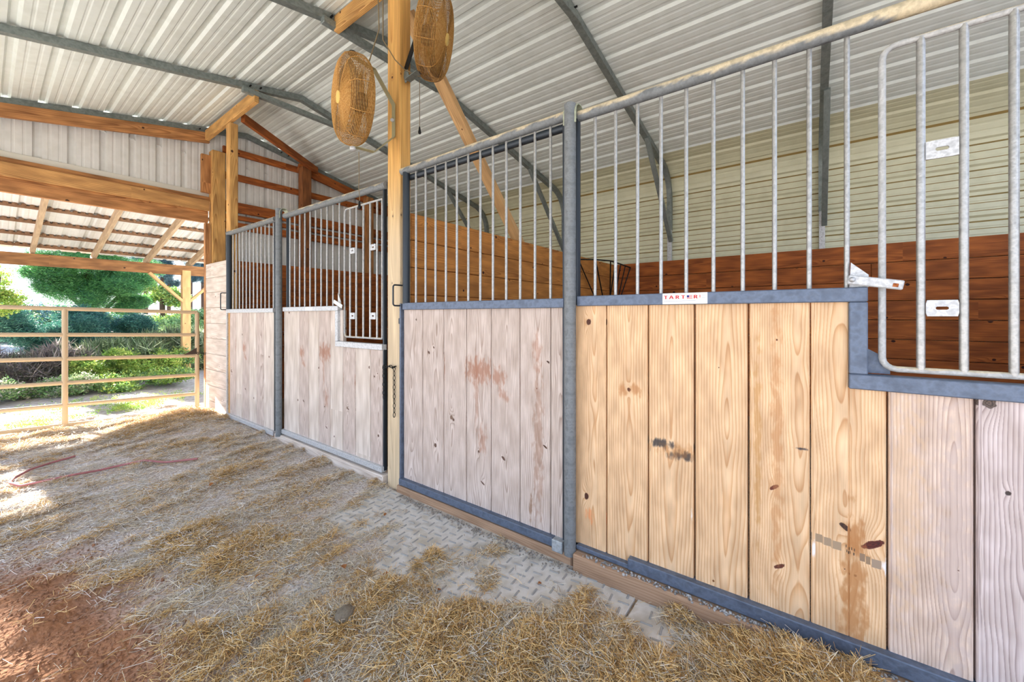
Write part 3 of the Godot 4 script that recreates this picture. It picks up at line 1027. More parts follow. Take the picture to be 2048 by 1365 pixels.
func stall_fronts() -> void:
	# ---- panel beside the camera
	var t := thing("stall_panel", "stall front panel of fresh yellow pine boards under galvanized bars, with brand sticker", "stall front", V(FX, 0.08, 0.0))
	tubing(t, "top_rail", [V(FX, 2.182, 0.896), V(FX, 2.178, 0.4), V(FX, 2.176, -0.9)], 0.0245, M.galvanised, 1.25, 16, "dust-caked round top rail")
	flat(t, "mid_rail", 0.9, -0.148, 1.264, 1.312, FX + 0.006, 0.05, M.blue_steel)
	flat(t, "notch_rail", -0.101, -0.148, 1.0275, 1.2635, FX + 0.006, 0.05, M.blue_steel)
	flat(t, "notch_rail", -0.101, -0.9, 0.978, 1.027, FX + 0.006, 0.05, M.blue_steel)
	flat(t, "bottom_rail", 0.9, 0.62, 0.1, 0.12, FX, 0.05, M.blue_steel)
	flat(t, "bottom_rail", 0.645, -0.9, 0.1, 0.149, FX - 0.002, 0.054, M.blue_steel, "blue-grey steel channel along the foot")
	pickets(t, steps(0.8177, -0.0973, 10), 1.31, 2.165)
	var m := fresh_boards()
	plank(t, 0.92, 0.757, 0.112, 1.27, m[0])
	plank(t, 0.757, 0.565, 0.112, 1.27, m[1])
	plank(t, 0.565, 0.378, 0.112, 1.27, m[2], true, 0.0035)
	plank(t, 0.378, 0.187, 0.112, 1.27, m[3], true, 0.0045)
	plank(t, 0.187, 0.0, 0.112, 1.27, m[4])
	var mb := MB.new()
	mb.box(Transform3D(Basis(), V(FX + 0.02, 0.685, -0.0515)), Vector3(0.036, 1.17, 0.101), 0.003, 1, Vector4(1 / 0.194, -1 / 1.17, 0.265, 0.5))
	mb.box(Transform3D(Basis(), V(FX + 0.02, 0.545, -0.1475)), Vector3(0.036, 0.89, 0.0915), 0.003, 1, Vector4(1 / 0.194, -1 / 1.17, 0.76, 0.62))
	part("board", put(mb, t), m[5], t)
	plank(t, -0.196, -0.3835, 0.112, 0.99, m[6], true, 0.003)
	plank(t, -0.3835, -0.575, 0.112, 0.99, m[7])
	plank(t, -0.575, -0.76, 0.112, 0.99, m[6])
	plank(t, -0.76, -0.9, 0.112, 0.99, m[7])
	feed_door(t, -0.184, -0.82, [-0.272, -0.362, -0.457, -0.55, -0.64, -0.73], 1.049, 2.078, [[-0.282, -0.351, 1.695, 1.75], [-0.282, -0.351, 1.217, 1.266]])
	# latch: gusset and flat swing bar
	mb = MB.new()
	gusset(mb, [V(FX, 1.312, -0.103), V(FX, 1.395, -0.107), V(FX, 1.352, -0.151), V(FX, 1.312, -0.151)], 0.005)
	part("latch_gusset", put(mb, t), M.plate_steel, t)
	mb = MB.new()
	mb.box(Transform3D(Basis(Vector3.RIGHT, 0.19), V(FX - 0.03, 1.325, -0.163)), Vector3(0.008, 0.03, 0.135), 0.004)
	var lb := part("latch_bar", put(mb, t), M.plate_steel, t)
	mb = MB.new()
	mb.lathe(Transform3D(Basis(Vector3.BACK, PI / 2), V(FX - 0.005, 1.336, -0.108)), [Vector2(0, 0.036), Vector2(0.009, 0.034), Vector2(0.009, -0.01)], 10)
	part("pivot_bolt", put(mb, t), M.plate_steel, lb)
	mb = MB.new()
	mb.box(Transform3D(Basis(Vector3.RIGHT, 0.19), V(FX - 0.035, 1.3135, -0.211)), Vector3(0.002, 0.011, 0.013), 0.0005)
	part("square_hole", put(mb, t), M.brown_board, lb)
	mb = MB.new()
	gusset(mb, [V(FX + 0.025, 1.03, -0.15), V(FX + 0.025, 1.11, -0.15), V(FX + 0.025, 1.095, -0.175), V(FX + 0.025, 1.05, -0.205), V(FX + 0.025, 1.03, -0.205)], 0.005)
	part("corner_gusset", put(mb, t), M.blue_steel, t)
	# maker's sticker
	flat(t, "sticker", 0.4967, 0.3248, 1.266, 1.311, FX - 0.0205, 0.002, M.white, "white maker's sticker with red lettering and a flag")
	var sk: Node3D = t.get_child(t.get_child_count() - 1)
	var x := FX - 0.0222
	var at := 0.4915
	for ch in ["T", "A", "R", "T", "*", "R"]:
		if ch == "*":
			flag(t, sk, x, at - 0.001, 1.294)
			at -= 0.0245
			continue
		var tm := TextMesh.new()
		tm.text = ch
		var f := SystemFont.new()
		f.font_names = PackedStringArray(["Droid Sans"])
		f.font_weight = 700
		tm.font = f
		tm.font_size = 32
		tm.pixel_size = 0.00062
		tm.depth = 0.001
		tm.horizontal_alignment = HORIZONTAL_ALIGNMENT_LEFT
		var l := MeshInstance3D.new()
		l.name = "letter"
		l.mesh = tm
		l.material_override = M.red_print
		l.transform = Transform3D(Basis(Vector3.UP, -PI / 2).scaled(Vector3(1, 0.98, 1)) * Basis.from_scale(Vector3(1.42, 1, 1)), V(x, 1.294, at) - t.position)
		sk.add_child(l, true)
		at -= 0.0236 if ch != "T" else 0.0213
	mb = MB.new()
	mb.box(Transform3D(Basis(), V(x, 1.279, 0.43)), Vector3(0.0006, 0.002, 0.125), 0.0002)
	part("small_print", put(mb, t), M.grey_print, sk)
	mb = MB.new()
	mb.tube([V(x, 1.301, 0.3535), V(x, 1.2965, 0.3505), V(x, 1.291, 0.3535)], 0.0008, 5)
	mb.tube([V(x, 1.301, 0.3505), V(x, 1.2965, 0.3525), V(x, 1.291, 0.3502)], 0.0008, 5)
	part("ribbon_mark", put(mb, t), M.red_print, sk)
	for k in 3:
		mb = MB.new()
		mb.box(Transform3D(Basis(), V(x, 1.3 - k * 0.005, 0.339)), Vector3(0.0006, 0.0016, 0.013), 0.0002)
		part("small_print", put(mb, t), M.grey_print, sk)

	# ---- tube post and door A
	tube_post(0.926, "galvanized round post between the near stall door and the yellow pine panel")
	t = thing("stall_door", "near stall door of weathered pinkish boards under a grille of bars", "stall door", V(FX, 0.04, 1.6))
	tubing(t, "top_rail", [V(FX, 2.205, 2.245), V(FX, 2.206, 0.965)], 0.0235, M.galvanised, 1.15, 16, "dust-topped round rail")
	tubing(t, "under_rail", [V(FX + 0.03, 2.165, 2.2), V(FX + 0.03, 2.165, 0.98)], 0.02, M.rail_dark, 0.0, 12)
	flat(t, "mid_rail", 2.215, 0.968, 1.257, 1.304, FX, 0.045, M.blue_steel)
	flat(t, "bottom_rail", 2.245, 1.03, 0.066, 0.108, FX - 0.004, 0.05, M.blue_steel)
	tubing(t, "stile", [V(FX, 1.3, 2.2), V(FX, 2.19, 2.2)], 0.024, M.rail_dark, 0.0, 14, "dark tube stile on the latch side")
	flat(t, "stile", 2.25, 2.237, 0.05, 1.3, FX + 0.008, 0.055, M.blue_steel)
	flat(t, "stile", 0.984, 0.97, 0.09, 2.19, FX + 0.012, 0.04, M.rail_dark)
	pickets(t, steps(2.113, 1.0637, 12), 1.3, 2.19, 0.0075)
	m = weathered_boards()
	var s := [2.235, 2.039, 1.841, 1.646, 1.454, 1.253, 1.06, 0.984]
	for i in 7:
		plank(t, s[i], s[i + 1], 0.085, 1.262, m[i], true, 0.0022, 0.002)
	handle(t, 2.243, 1.285, 1.425, FX - 0.02)
	flat(t, "foot_bracket", 1.03, 0.97, 0.05, 0.108, FX - 0.01, 0.05, M.galvanised)
	flat(t, "catch", 2.275, 2.252, 1.16, 1.2, FX + 0.006, 0.03, M.rail_dark)

	# ---- the wooden post and the far pair
	t = thing("stall_panel", "far stall front panel of whitish boards with a notched feed opening", "stall front", V(FX, 0.08, 3.2))
	tubing(t, "top_rail", [V(FX, 2.165, 4.0), V(FX, 2.15, 2.42)], 0.026, M.galvanised, 0.8, 14, "pale dust-topped round rail")
	flat(t, "mid_rail", 4.0, 3.033, 1.256, 1.296, FX + 0.0, 0.045, M.plate_steel)
	flat(t, "notch_rail", 3.071, 3.033, 1.0125, 1.2555, FX, 0.045, M.plate_steel)
	flat(t, "notch_rail", 3.071, 2.447, 0.969, 1.012, FX, 0.045, M.plate_steel)
	flat(t, "bottom_rail", 4.04, 2.449, 0.095, 0.135, FX, 0.045, M.plate_steel)
	flat(t, "stile", 2.462, 2.448, 0.1, 2.14, FX + 0.012, 0.03, M.rail_dark)
	pickets(t, steps(3.924, 3.063, 10), 1.29, 2.15, 0.0075)
	s = [4.03, 3.723, 3.548, 3.374, 3.187, 2.996, 2.819, 2.621, 2.462]
	for i in 8:
		var top := 1.262 if i < 5 else 0.975
		plank(t, s[i], s[i + 1], 0.12, top, m[(i * 3 + 1) % 7] if i % 2 else M.grey_board, i % 2 == 1, 0.003)
	feed_door(t, 2.975, 2.478, [2.895, 2.809, 2.715, 2.627, 2.54], 1.05, 2.062, [[2.885, 2.82, 1.70, 1.745], [2.615, 2.55, 1.70, 1.745], [2.885, 2.82, 1.19, 1.24], [2.615, 2.55, 1.19, 1.24]], 0.0075)
	mb = MB.new()
	gusset(mb, [V(FX, 1.296, 3.06), V(FX, 1.4, 3.06), V(FX, 1.33, 3.02), V(FX, 1.296, 3.02)], 0.005)
	part("latch_gusset", put(mb, t), M.white, t)
	mb = MB.new()
	mb.box(Transform3D(Basis(Vector3.RIGHT, 0.35), V(FX - 0.028, 1.31, 3.015)), Vector3(0.008, 0.03, 0.13), 0.004)
	part("latch_bar", put(mb, t), M.white, t)
	flat(t, "sticker", 3.56, 3.43, 1.262, 1.29, FX - 0.0235, 0.001, M.white, "small plain white sticker")

	tube_post(4.05, "dark round post between the far stall door and the far panel, topped by a bracket")
	t = thing("stall_door", "far stall door of whitish boards beside the aisle gate", "stall door", V(FX, 0.04, 4.8))
	tubing(t, "top_rail", [V(FX, 2.175, 5.455), V(FX, 2.165, 4.2)], 0.026, M.galvanised, 0.8, 14, "pale dust-topped round rail")
	flat(t, "mid_rail", 5.455, 4.215, 1.247, 1.29, FX, 0.045, M.plate_steel)
	flat(t, "bottom_rail", 5.455, 4.2, 0.04, 0.082, FX - 0.003, 0.05, M.plate_steel)
	tubing(t, "stile", [V(FX, 1.29, 5.42), V(FX, 2.15, 5.42)], 0.03, M.rail_dark, 0.0, 12, "dark tube stile on the latch side")
	flat(t, "stile", 5.46, 5.445, 0.04, 1.29, FX + 0.006, 0.05, M.plate_steel)
	flat(t, "stile", 4.235, 4.215, 0.08, 2.15, FX + 0.012, 0.03, M.rail_dark)
	pickets(t, steps(5.335, 4.277, 12), 1.285, 2.16, 0.0075)
	s = [5.443, 5.222, 5.04, 4.849, 4.667, 4.482, 4.235]
	for i in 6:
		plank(t, s[i], s[i + 1], 0.07, 1.252, M.grey_board if i % 2 else m[(i + 2) % 7], i % 2 == 0, 0.0025)
	handle(t, 5.453, 1.285, 1.48, FX - 0.02)

	# posts, sills, boards by the opening
	wood_post("wooden_post", "tall square wooden post carrying both fans, honey above and paler below", FX, FX + 0.095, 2.27, 2.41, 0.0, 3.62, true)
	wood_post("wooden_post", "square wooden post at the far stall door's latch side", FX, FX + 0.085, 5.4, 5.52, 0.0, 3.47, false)
	wood_post("wooden_post", "thick square post at the gable corner, right of the gate", 1.82, 1.97, 6.28, 6.41, 0.0, 3.4, false)
	wood_post("wooden_post", "square wooden post past the near panel", FX + 0.03, FX + 0.15, -1.06, -0.93, 0.0, 3.5, false)
	mb = MB.new()
	mb.box(Transform3D(Basis(), V(1.775, 1.2, 6.33)), Vector3(0.05, 2.45, 0.06), 0.003, 1, ruv())
	single("gate_jamb", mb, M.amber, "orange jamb board the gate latches to", "jamb")
	mb = MB.new()
	mb.box(Transform3D(Basis(), V(1.785, 3.08, 6.36)), Vector3(0.13, 0.5, 0.05), 0.003, 1, ruv())
	single("splice_block", mb, M.amber, "short orange block nailed where the gable rafter meets the corner post", "wood block")
	mb = MB.new()
	sill(mb, 0.9, -1.0, 1.675, 0.095)
	single("sill_timber", mb, M.sill_wood, "long worn timber sill under the near door and yellow pine panel", "sill", "")
	mb = MB.new()
	sill(mb, 4.15, 2.42, 1.70, 0.082)
	single("sill_timber", mb, M.grey_board, "bleached timber sill under the far panel, ending at the tall wooden post", "sill", "")
	mb = MB.new()
	sill(mb, 2.27, 0.92, 1.705, 0.058)
	single("sill_timber", mb, M.sill_wood, "low dusty timber strip under the near door's steel foot rail", "sill", "")
	mb = MB.new()
	sill(mb, 5.5, 4.15, 1.72, 0.035)
	single("sill_timber", mb, M.sill_wood, "low pale timber strip under the far door beside the gate", "sill", "")
	var bw := thing("board_wall", "short wall of whitish horizontal boards between the gate and the far door", "wall", V(FX, 0, 5.9))
	var ys := [0.03, 0.14, 0.335, 0.535, 0.735, 0.93, 1.118, 1.315, 1.507, 1.69, 1.875]
	for i in 10:
		mb = MB.new()
		mb.box(Transform3D(Basis(), V(FX + 0.02, (ys[i] + ys[i + 1]) / 2, 5.86)), Vector3(0.038, ys[i + 1] - ys[i] - 0.003, 0.74), 0.003, 2, ruv())
		part("board", put(mb, bw), M.grey_board, bw)

	# chain on the tall post
	var ch := thing("chain", "steel chain looped over a hook on the tall wooden post", "chain", V(FX - 0.02, 1.0, 2.35))
	for run in [[2.305, 0.87, 0.55, 11], [2.425, 0.87, 0.66, 8]]:
		var n: int = run[3]
		for i in n:
			var y := lerpf(run[1], run[2], float(i) / (n - 1)) + 0.0
			link(ch, V(FX - 0.02, y - 0.02, run[0]), i % 2 == 0, 0.0)
	for i in 5:
		link(ch, V(FX - 0.02, 0.858 + 0.006 * sin(i * 1.2), 2.32 + i * 0.024), i % 2 == 0, PI / 2)
	mb = MB.new()
	mb.tube([V(FX, 0.865, 2.31), V(FX - 0.03, 0.862, 2.31), V(FX - 0.033, 0.85, 2.31)], 0.004, 6)
	part("hook", put(mb, ch), M.dark_steel, ch)

func link(t: Node3D, at: Vector3, flip: bool, lay: float) -> void:
	var mb := MB.new()
	var path := []
	for k in 14:
		var a := TAU * k / 14.0
		var p := Vector3(0, sin(a) * 0.017, cos(a) * 0.008)
		if flip: p = Vector3(p.z, p.y, 0)
		if lay > 0.0: p = Vector3(p.x, p.z, p.y)
		path.append(at + p)
	mb.tube(path, 0.0026, 6, true)
	part("link", put(mb, t), M.dark_steel, t)

func sill(mb: MB, ua: float, ub: float, x: float, h: float) -> void:
	mb.box(Transform3D(Basis(), V(x + 0.07, h / 2 - 0.02, (ua + ub) / 2)), Vector3(0.14, h + 0.04, ua - ub), 0.006, 2, ruv())

func handle(t: Node, u: float, y0: float, y1: float, x: float) -> void:
	var d := 0.055
	var path := [V(x + 0.02, y0, u)]
	for i in 4:
		var a := PI / 2 * i / 3.0
		path.append(V(x - d + 0.015 * (1 - sin(a)), y0 + 0.015 * (1 - cos(a)), u))
	for i in 4:
		var a := PI / 2 * i / 3.0
		path.append(V(x - d + 0.015 * (1 - cos(a)), y1 - 0.015 * (1 - sin(a)), u))
	path.append(V(x + 0.02, y1, u))
	tubing(t, "handle", path, 0.0055, M.rail_dark, 0.0, 8)

func tube_post(u: float, label: String) -> void:
	var t := thing("tube_post", label, "post", V(1.70, 0.06, u))
	tubing(t, "tube", [V(1.70, 0.07, u), V(1.70, 2.235, u)], 0.0285, M.galvanised, 0.3, 18)
	tubing(t, "rear_tube", [V(1.795, 0.07, u + 0.015), V(1.795, 2.2, u + 0.015)], 0.02, M.rail_dark, 0.0, 14)
	# saddle bracket over the top rail
	var mb := MB.new()
	var arc := []
	for i in 9:
		var a := PI * i / 8.0
		arc.append(Vector2(cos(a) * 0.042, sin(a) * 0.042))
	for i in 8:
		var p: Vector2 = arc[i]; var q: Vector2 = arc[i + 1]
		var nn := Vector3((p.x + q.x), (p.y + q.y), 0).normalized()
		for k in 2:
			var f := 1.0 if k == 0 else 0.88
			mb.quad(V(FX + p.x * f, 2.2 + p.y * f, u - 0.035), V(FX + q.x * f, 2.2 + q.y * f, u - 0.035), V(FX + q.x * f, 2.2 + q.y * f, u + 0.035), V(FX + p.x * f, 2.2 + p.y * f, u + 0.035), nn * (1 if k == 0 else -1), Vector2(), Vector2(), Vector2(), Vector2(), DUST)
		for sg in [-1.0, 1.0]:
			mb.quad(V(FX + p.x, 2.2 + p.y, u + sg * 0.035), V(FX + q.x, 2.2 + q.y, u + sg * 0.035), V(FX + q.x * 0.88, 2.2 + q.y * 0.88, u + sg * 0.035), V(FX + p.x * 0.88, 2.2 + p.y * 0.88, u + sg * 0.035), V(0, 0, sg), Vector2(), Vector2(), Vector2(), Vector2(), DUST)
	mb.box(Transform3D(Basis(), V(FX - 0.04, 2.17, u)), Vector3(0.006, 0.06, 0.07), 0.001, 1, Vector4(), DUST)
	part("saddle_bracket", put(mb, t), M.galvanised, t)

func gusset(mb: MB, pts: Array, d: float) -> void:
	var mid := Vector3.ZERO
	for p in pts: mid += p / pts.size()
	var off := Vector3(d / 2, 0, 0)
	for i in pts.size():
		var p: Vector3 = pts[i]
		var q: Vector3 = pts[(i + 1) % pts.size()]
		mb.tri(mid - off, p - off, q - off, Vector3.LEFT)
		mb.tri(mid + off, p + off, q + off, Vector3.RIGHT)
		var nn := ((p + q) / 2 - mid).normalized()
		mb.quad(p - off, q - off, q + off, p + off, nn, Vector2(), Vector2(), Vector2(), Vector2())

func flag(t: Node3D, sk: Node, x: float, u: float, y: float) -> void:
	for i in 7:
		var mb := MB.new()
		mb.box(Transform3D(Basis(), V(x, y + 0.006 - i * 0.002, u - 0.0105)), Vector3(0.0006, 0.002, 0.021), 0.0001)
		part("flag_stripe", put(mb, t), M.red_print if i % 2 == 0 else M.white, sk)
	var mb := MB.new()
	mb.box(Transform3D(Basis(), V(x - 0.0005, y + 0.003, u - 0.0045)), Vector3(0.0006, 0.008, 0.009), 0.0001)
	part("flag_canton", put(mb, t), M.blue_print, sk)

func wood_post(called: String, label: String, xa: float, xb: float, ua: float, ub: float, y0: float, y1: float, pale_below: bool, m := "pale_lumber") -> void:
	var mb := MB.new()
	mb.box(Transform3D(Basis(), V((xa + xb) / 2, (y0 + y1) / 2, (ua + ub) / 2)), Vector3(xb - xa, y1 - y0, ub - ua), 0.006, 1, Vector4(3.5, 0.45, rng.randf(), 0.2))
	if not pale_below:
		single(called, mb, M[m], label, "post")
		return
	# one timber, honey above, blending to a paler grey below
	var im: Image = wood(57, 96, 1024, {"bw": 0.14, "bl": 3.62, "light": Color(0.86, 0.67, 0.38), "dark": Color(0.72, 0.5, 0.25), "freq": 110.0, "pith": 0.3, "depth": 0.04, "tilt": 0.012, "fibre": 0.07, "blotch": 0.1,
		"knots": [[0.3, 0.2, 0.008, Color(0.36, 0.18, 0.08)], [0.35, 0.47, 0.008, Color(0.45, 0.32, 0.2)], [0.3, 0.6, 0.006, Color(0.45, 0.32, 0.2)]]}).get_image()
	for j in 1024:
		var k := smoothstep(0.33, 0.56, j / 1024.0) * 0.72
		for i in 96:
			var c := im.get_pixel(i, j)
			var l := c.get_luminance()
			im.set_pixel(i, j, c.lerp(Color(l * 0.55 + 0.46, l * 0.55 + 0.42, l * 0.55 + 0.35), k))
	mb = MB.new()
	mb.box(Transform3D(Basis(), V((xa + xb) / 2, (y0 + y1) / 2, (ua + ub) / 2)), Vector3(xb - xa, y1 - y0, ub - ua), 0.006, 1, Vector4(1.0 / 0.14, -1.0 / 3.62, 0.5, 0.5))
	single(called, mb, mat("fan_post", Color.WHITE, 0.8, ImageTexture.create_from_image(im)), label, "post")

func fresh_boards() -> Array:
	var li := Color(0.88, 0.745, 0.59)
	var da := Color(0.74, 0.53, 0.34)
	var kd := Color(0.36, 0.17, 0.1)
	var spec := [
		{"pith": 0.5, "depth": 0.035, "tilt": 0.012, "freq": 150.0, "knots": [[0.37, 0.07, 0.014, kd], [0.3, 0.79, 0.014, kd]], "stains": [[0.4, 0.87, 0.12, 0.03, Color(0.93, 0.55, 0.32), 0.6]]},
		{"pith": 0.5, "depth": 0.02, "tilt": 0.03, "freq": 95.0, "contrast": 1.0, "knots": [[0.49, 0.33, 0.008, Color(0.4, 0.2, 0.08)]], "stains": [[0.35, 0.33, 0.13, 0.03, Color(0.7, 0.46, 0.26), 0.6], [0.65, 0.33, 0.13, 0.03, Color(0.7, 0.46, 0.26), 0.6]]},
		{"pith": 0.45, "depth": 0.012, "tilt": 0.05, "freq": 85.0, "contrast": 0.8, "knots": [], "stains": [[0.25, 0.515, 0.3, 0.02, Color(0.2, 0.19, 0.2), 0.85], [0.7, 0.545, 0.35, 0.02, Color(0.22, 0.2, 0.2), 0.85], [0.6, 0.53, 0.5, 0.03, Color(0.66, 0.42, 0.2), 0.4], [0.88, 0.75, 0.07, 0.022, Color(0.95, 0.93, 0.92), 0.8]]},
		{"pith": 0.55, "depth": 0.006, "tilt": 0.055, "freq": 95.0, "knots": [[0.4, 0.22, 0.002, kd], [0.3, 0.95, 0.004, Color(0.6, 0.35, 0.15)]]},
		{"pith": 0.75, "depth": 0.03, "tilt": 0.015, "freq": 130.0, "knots": [[0.36, 0.585, 0.011, Color(0.44, 0.17, 0.1), 1.1], [0.44, 0.83, 0.011, Color(0.42, 0.19, 0.12), 1.1], [0.4, 0.12, 0.003, kd]], "stains": [[0.4, 0.45, 0.1, 0.55, Color(0.74, 0.52, 0.33), 0.55], [0.79, 0.45, 0.12, 0.005, Color(0.2, 0.18, 0.2), 0.9], [0.08, 0.45, 0.07, 0.38, Color(0.72, 0.52, 0.28), 0.5]]},
		{"pith": 0.4, "depth": 0.05, "tilt": 0.01, "freq": 140.0, "contrast": 0.7, "knots": [[0.41, 0.65, 0.012, Color(0.26, 0.15, 0.11), -0.9], [0.76, 0.68, 0.018, Color(0.36, 0.1, 0.06), 1.2], [0.54, 0.78, 0.004, kd], [0.4, 0.77, 0.002, kd]],
			"stains": [[0.55, 0.68, 0.17, 0.06, Color(0.68, 0.45, 0.25), 0.7], [0.52, 0.86, 0.2, 0.24, Color(0.7, 0.48, 0.28), 0.75], [0.95, 0.735, 0.1, 0.022, Color(0.95, 0.94, 0.95), 0.9]],
			"marks": [[0.0, 0.69, 0.1, 0.024, Color(0.62, 0.53, 0.43)], [0.1, 0.693, 0.02, 0.024, Color(0.7, 0.58, 0.45)], [0.12, 0.694, 0.1, 0.024, Color(0.63, 0.54, 0.44)], [0.22, 0.697, 0.02, 0.024, Color(0.72, 0.6, 0.47)], [0.24, 0.698, 0.12, 0.024, Color(0.64, 0.55, 0.45)], [0.6, 0.713, 0.07, 0.022, Color(0.56, 0.46, 0.37)], [0.68, 0.717, 0.06, 0.022, Color(0.58, 0.48, 0.38)], [0.75, 0.72, 0.12, 0.024, Color(0.62, 0.54, 0.46)],
				[0.42, 0.7, 0.015, 0.008, Color(0.3, 0.25, 0.2)], [0.45, 0.702, 0.012, 0.008, Color(0.3, 0.25, 0.2)], [0.49, 0.704, 0.015, 0.008, Color(0.3, 0.25, 0.2)], [0.53, 0.706, 0.012, 0.008, Color(0.3, 0.25, 0.2)], [0.43, 0.713, 0.012, 0.008, Color(0.3, 0.25, 0.2)], [0.47, 0.715, 0.012, 0.008, Color(0.3, 0.25, 0.2)], [0.52, 0.717, 0.02, 0.008, Color(0.3, 0.25, 0.2)]]},
		{"light": Color(0.84, 0.75, 0.68), "dark": Color(0.6, 0.49, 0.44), "pith": 0.7, "depth": 0.008, "tilt": 0.05, "freq": 110.0, "knots": [[0.75, 0.6, 0.002, kd]], "stains": [[0.1, 0.35, 0.3, 0.5, Color(0.84, 0.7, 0.55), 0.5], [0.75, 0.5, 0.3, 0.55, Color(0.75, 0.68, 0.66), 0.5]], "bl": 0.89},
		{"light": Color(0.81, 0.75, 0.73), "dark": Color(0.55, 0.47, 0.46), "pith": 0.45, "depth": 0.012, "tilt": 0.04, "freq": 105.0, "knots": [[0.07, 0.025, 0.014, Color(0.42, 0.35, 0.31)], [0.25, 0.31, 0.006, Color(0.3, 0.24, 0.22)]], "bl": 0.89},
	]
	var out := []
	for i in spec.size():
		var o: Dictionary = spec[i]
		if not o.has("light"):
			o.light = li
			o.dark = da
		o.fibre = 0.05
		o.blotch = 0.08
		o.contrast = 0.9
		var tx := wood(100 + i * 13, 192, 1024, o)
		var m := mat("pine_board_%d" % i, Color.WHITE, 0.65, tx)
		out.append(relief(m, tx, 0.12 if i < 6 else 0.3))
	return out

func weathered_boards() -> Array:
	var li := Color(0.8, 0.74, 0.7)
	var da := Color(0.62, 0.54, 0.49)
	var kd := Color(0.47, 0.34, 0.28)
	var rs := Color(0.6, 0.38, 0.28)
	var spec := [
		{"pith": 0.4, "depth": 0.06, "tilt": 0.01, "knots": [[0.61, 0.06, 0.006, Color(0.55, 0.47, 0.4)]]},
		{"pith": 0.6, "depth": 0.05, "tilt": 0.02, "knots": [[0.25, 0.24, 0.009, kd, -0.5], [0.48, 0.21, 0.006, kd, -0.5], [0.56, 0.74, 0.011, kd]]},
		{"pith": 0.3, "depth": 0.01, "tilt": 0.05, "knots": [[0.29, 0.57, 0.012, Color(0.6, 0.48, 0.4)], [0.38, 0.58, 0.008, kd]], "stains": [[0.99, 0.32, 0.12, 0.07, rs, 0.5]]},
		{"pith": 0.5, "depth": 0.05, "tilt": 0.012, "knots": [[0.45, 0.71, 0.007, kd], [0.61, 0.86, 0.009, kd, -1.5]], "stains": [[0.5, 0.31, 0.75, 0.07, rs, 0.55], [0.6, 0.65, 0.2, 0.08, rs, 0.35], [0.35, 0.4, 0.1, 0.2, rs, 0.3]]},
		{"pith": 0.5, "depth": 0.005, "tilt": 0.05, "knots": [[0.38, 0.71, 0.01, kd, -0.8]], "stains": [[0.2, 0.33, 0.3, 0.06, rs, 0.5], [0.4, 0.42, 0.2, 0.03, rs, 0.4]]},
		{"pith": 0.55, "depth": 0.03, "tilt": 0.03, "knots": [[0.88, 0.24, 0.008, Color(0.3, 0.19, 0.13), -1.3], [0.77, 0.61, 0.008, Color(0.35, 0.22, 0.15), -1.3], [0.5, 0.36, 0.004, rs]], "stains": [[0.55, 0.6, 0.18, 0.4, Color(0.6, 0.46, 0.38), 0.5], [0.5, 0.2, 0.15, 0.1, rs, 0.35], [0.3, 0.9, 0.06, 0.07, Color(0.5, 0.36, 0.26), 0.6]]},
		{"pith": 0.8, "depth": 0.05, "tilt": 0.01, "bw": 0.09},
	]
	var out := []
	for i in spec.size():
		var o: Dictionary = spec[i]
		o.light = li
		o.dark = da
		o.freq = 125.0
		o.fibre = 0.1
		o.blotch = 0.07
		var tx := wood(300 + i * 17, 192, 1024, o)
		var m := mat("weathered_board_%d" % i, Color.WHITE, 0.85, tx)
		out.append(relief(m, tx, 0.15))
	return out


# ------------------------------------------------------------------ timber framing
func timber(called: String, p: Vector3, q: Vector3, w: float, h: float, m: Material, label: String, category: String, up := Vector3.UP, group := "") -> MeshInstance3D:
	var mb := MB.new()
	mb.beam(p, q, w, h, up, 0.004, ruv())
	return single(called, mb, m, label, category, group)

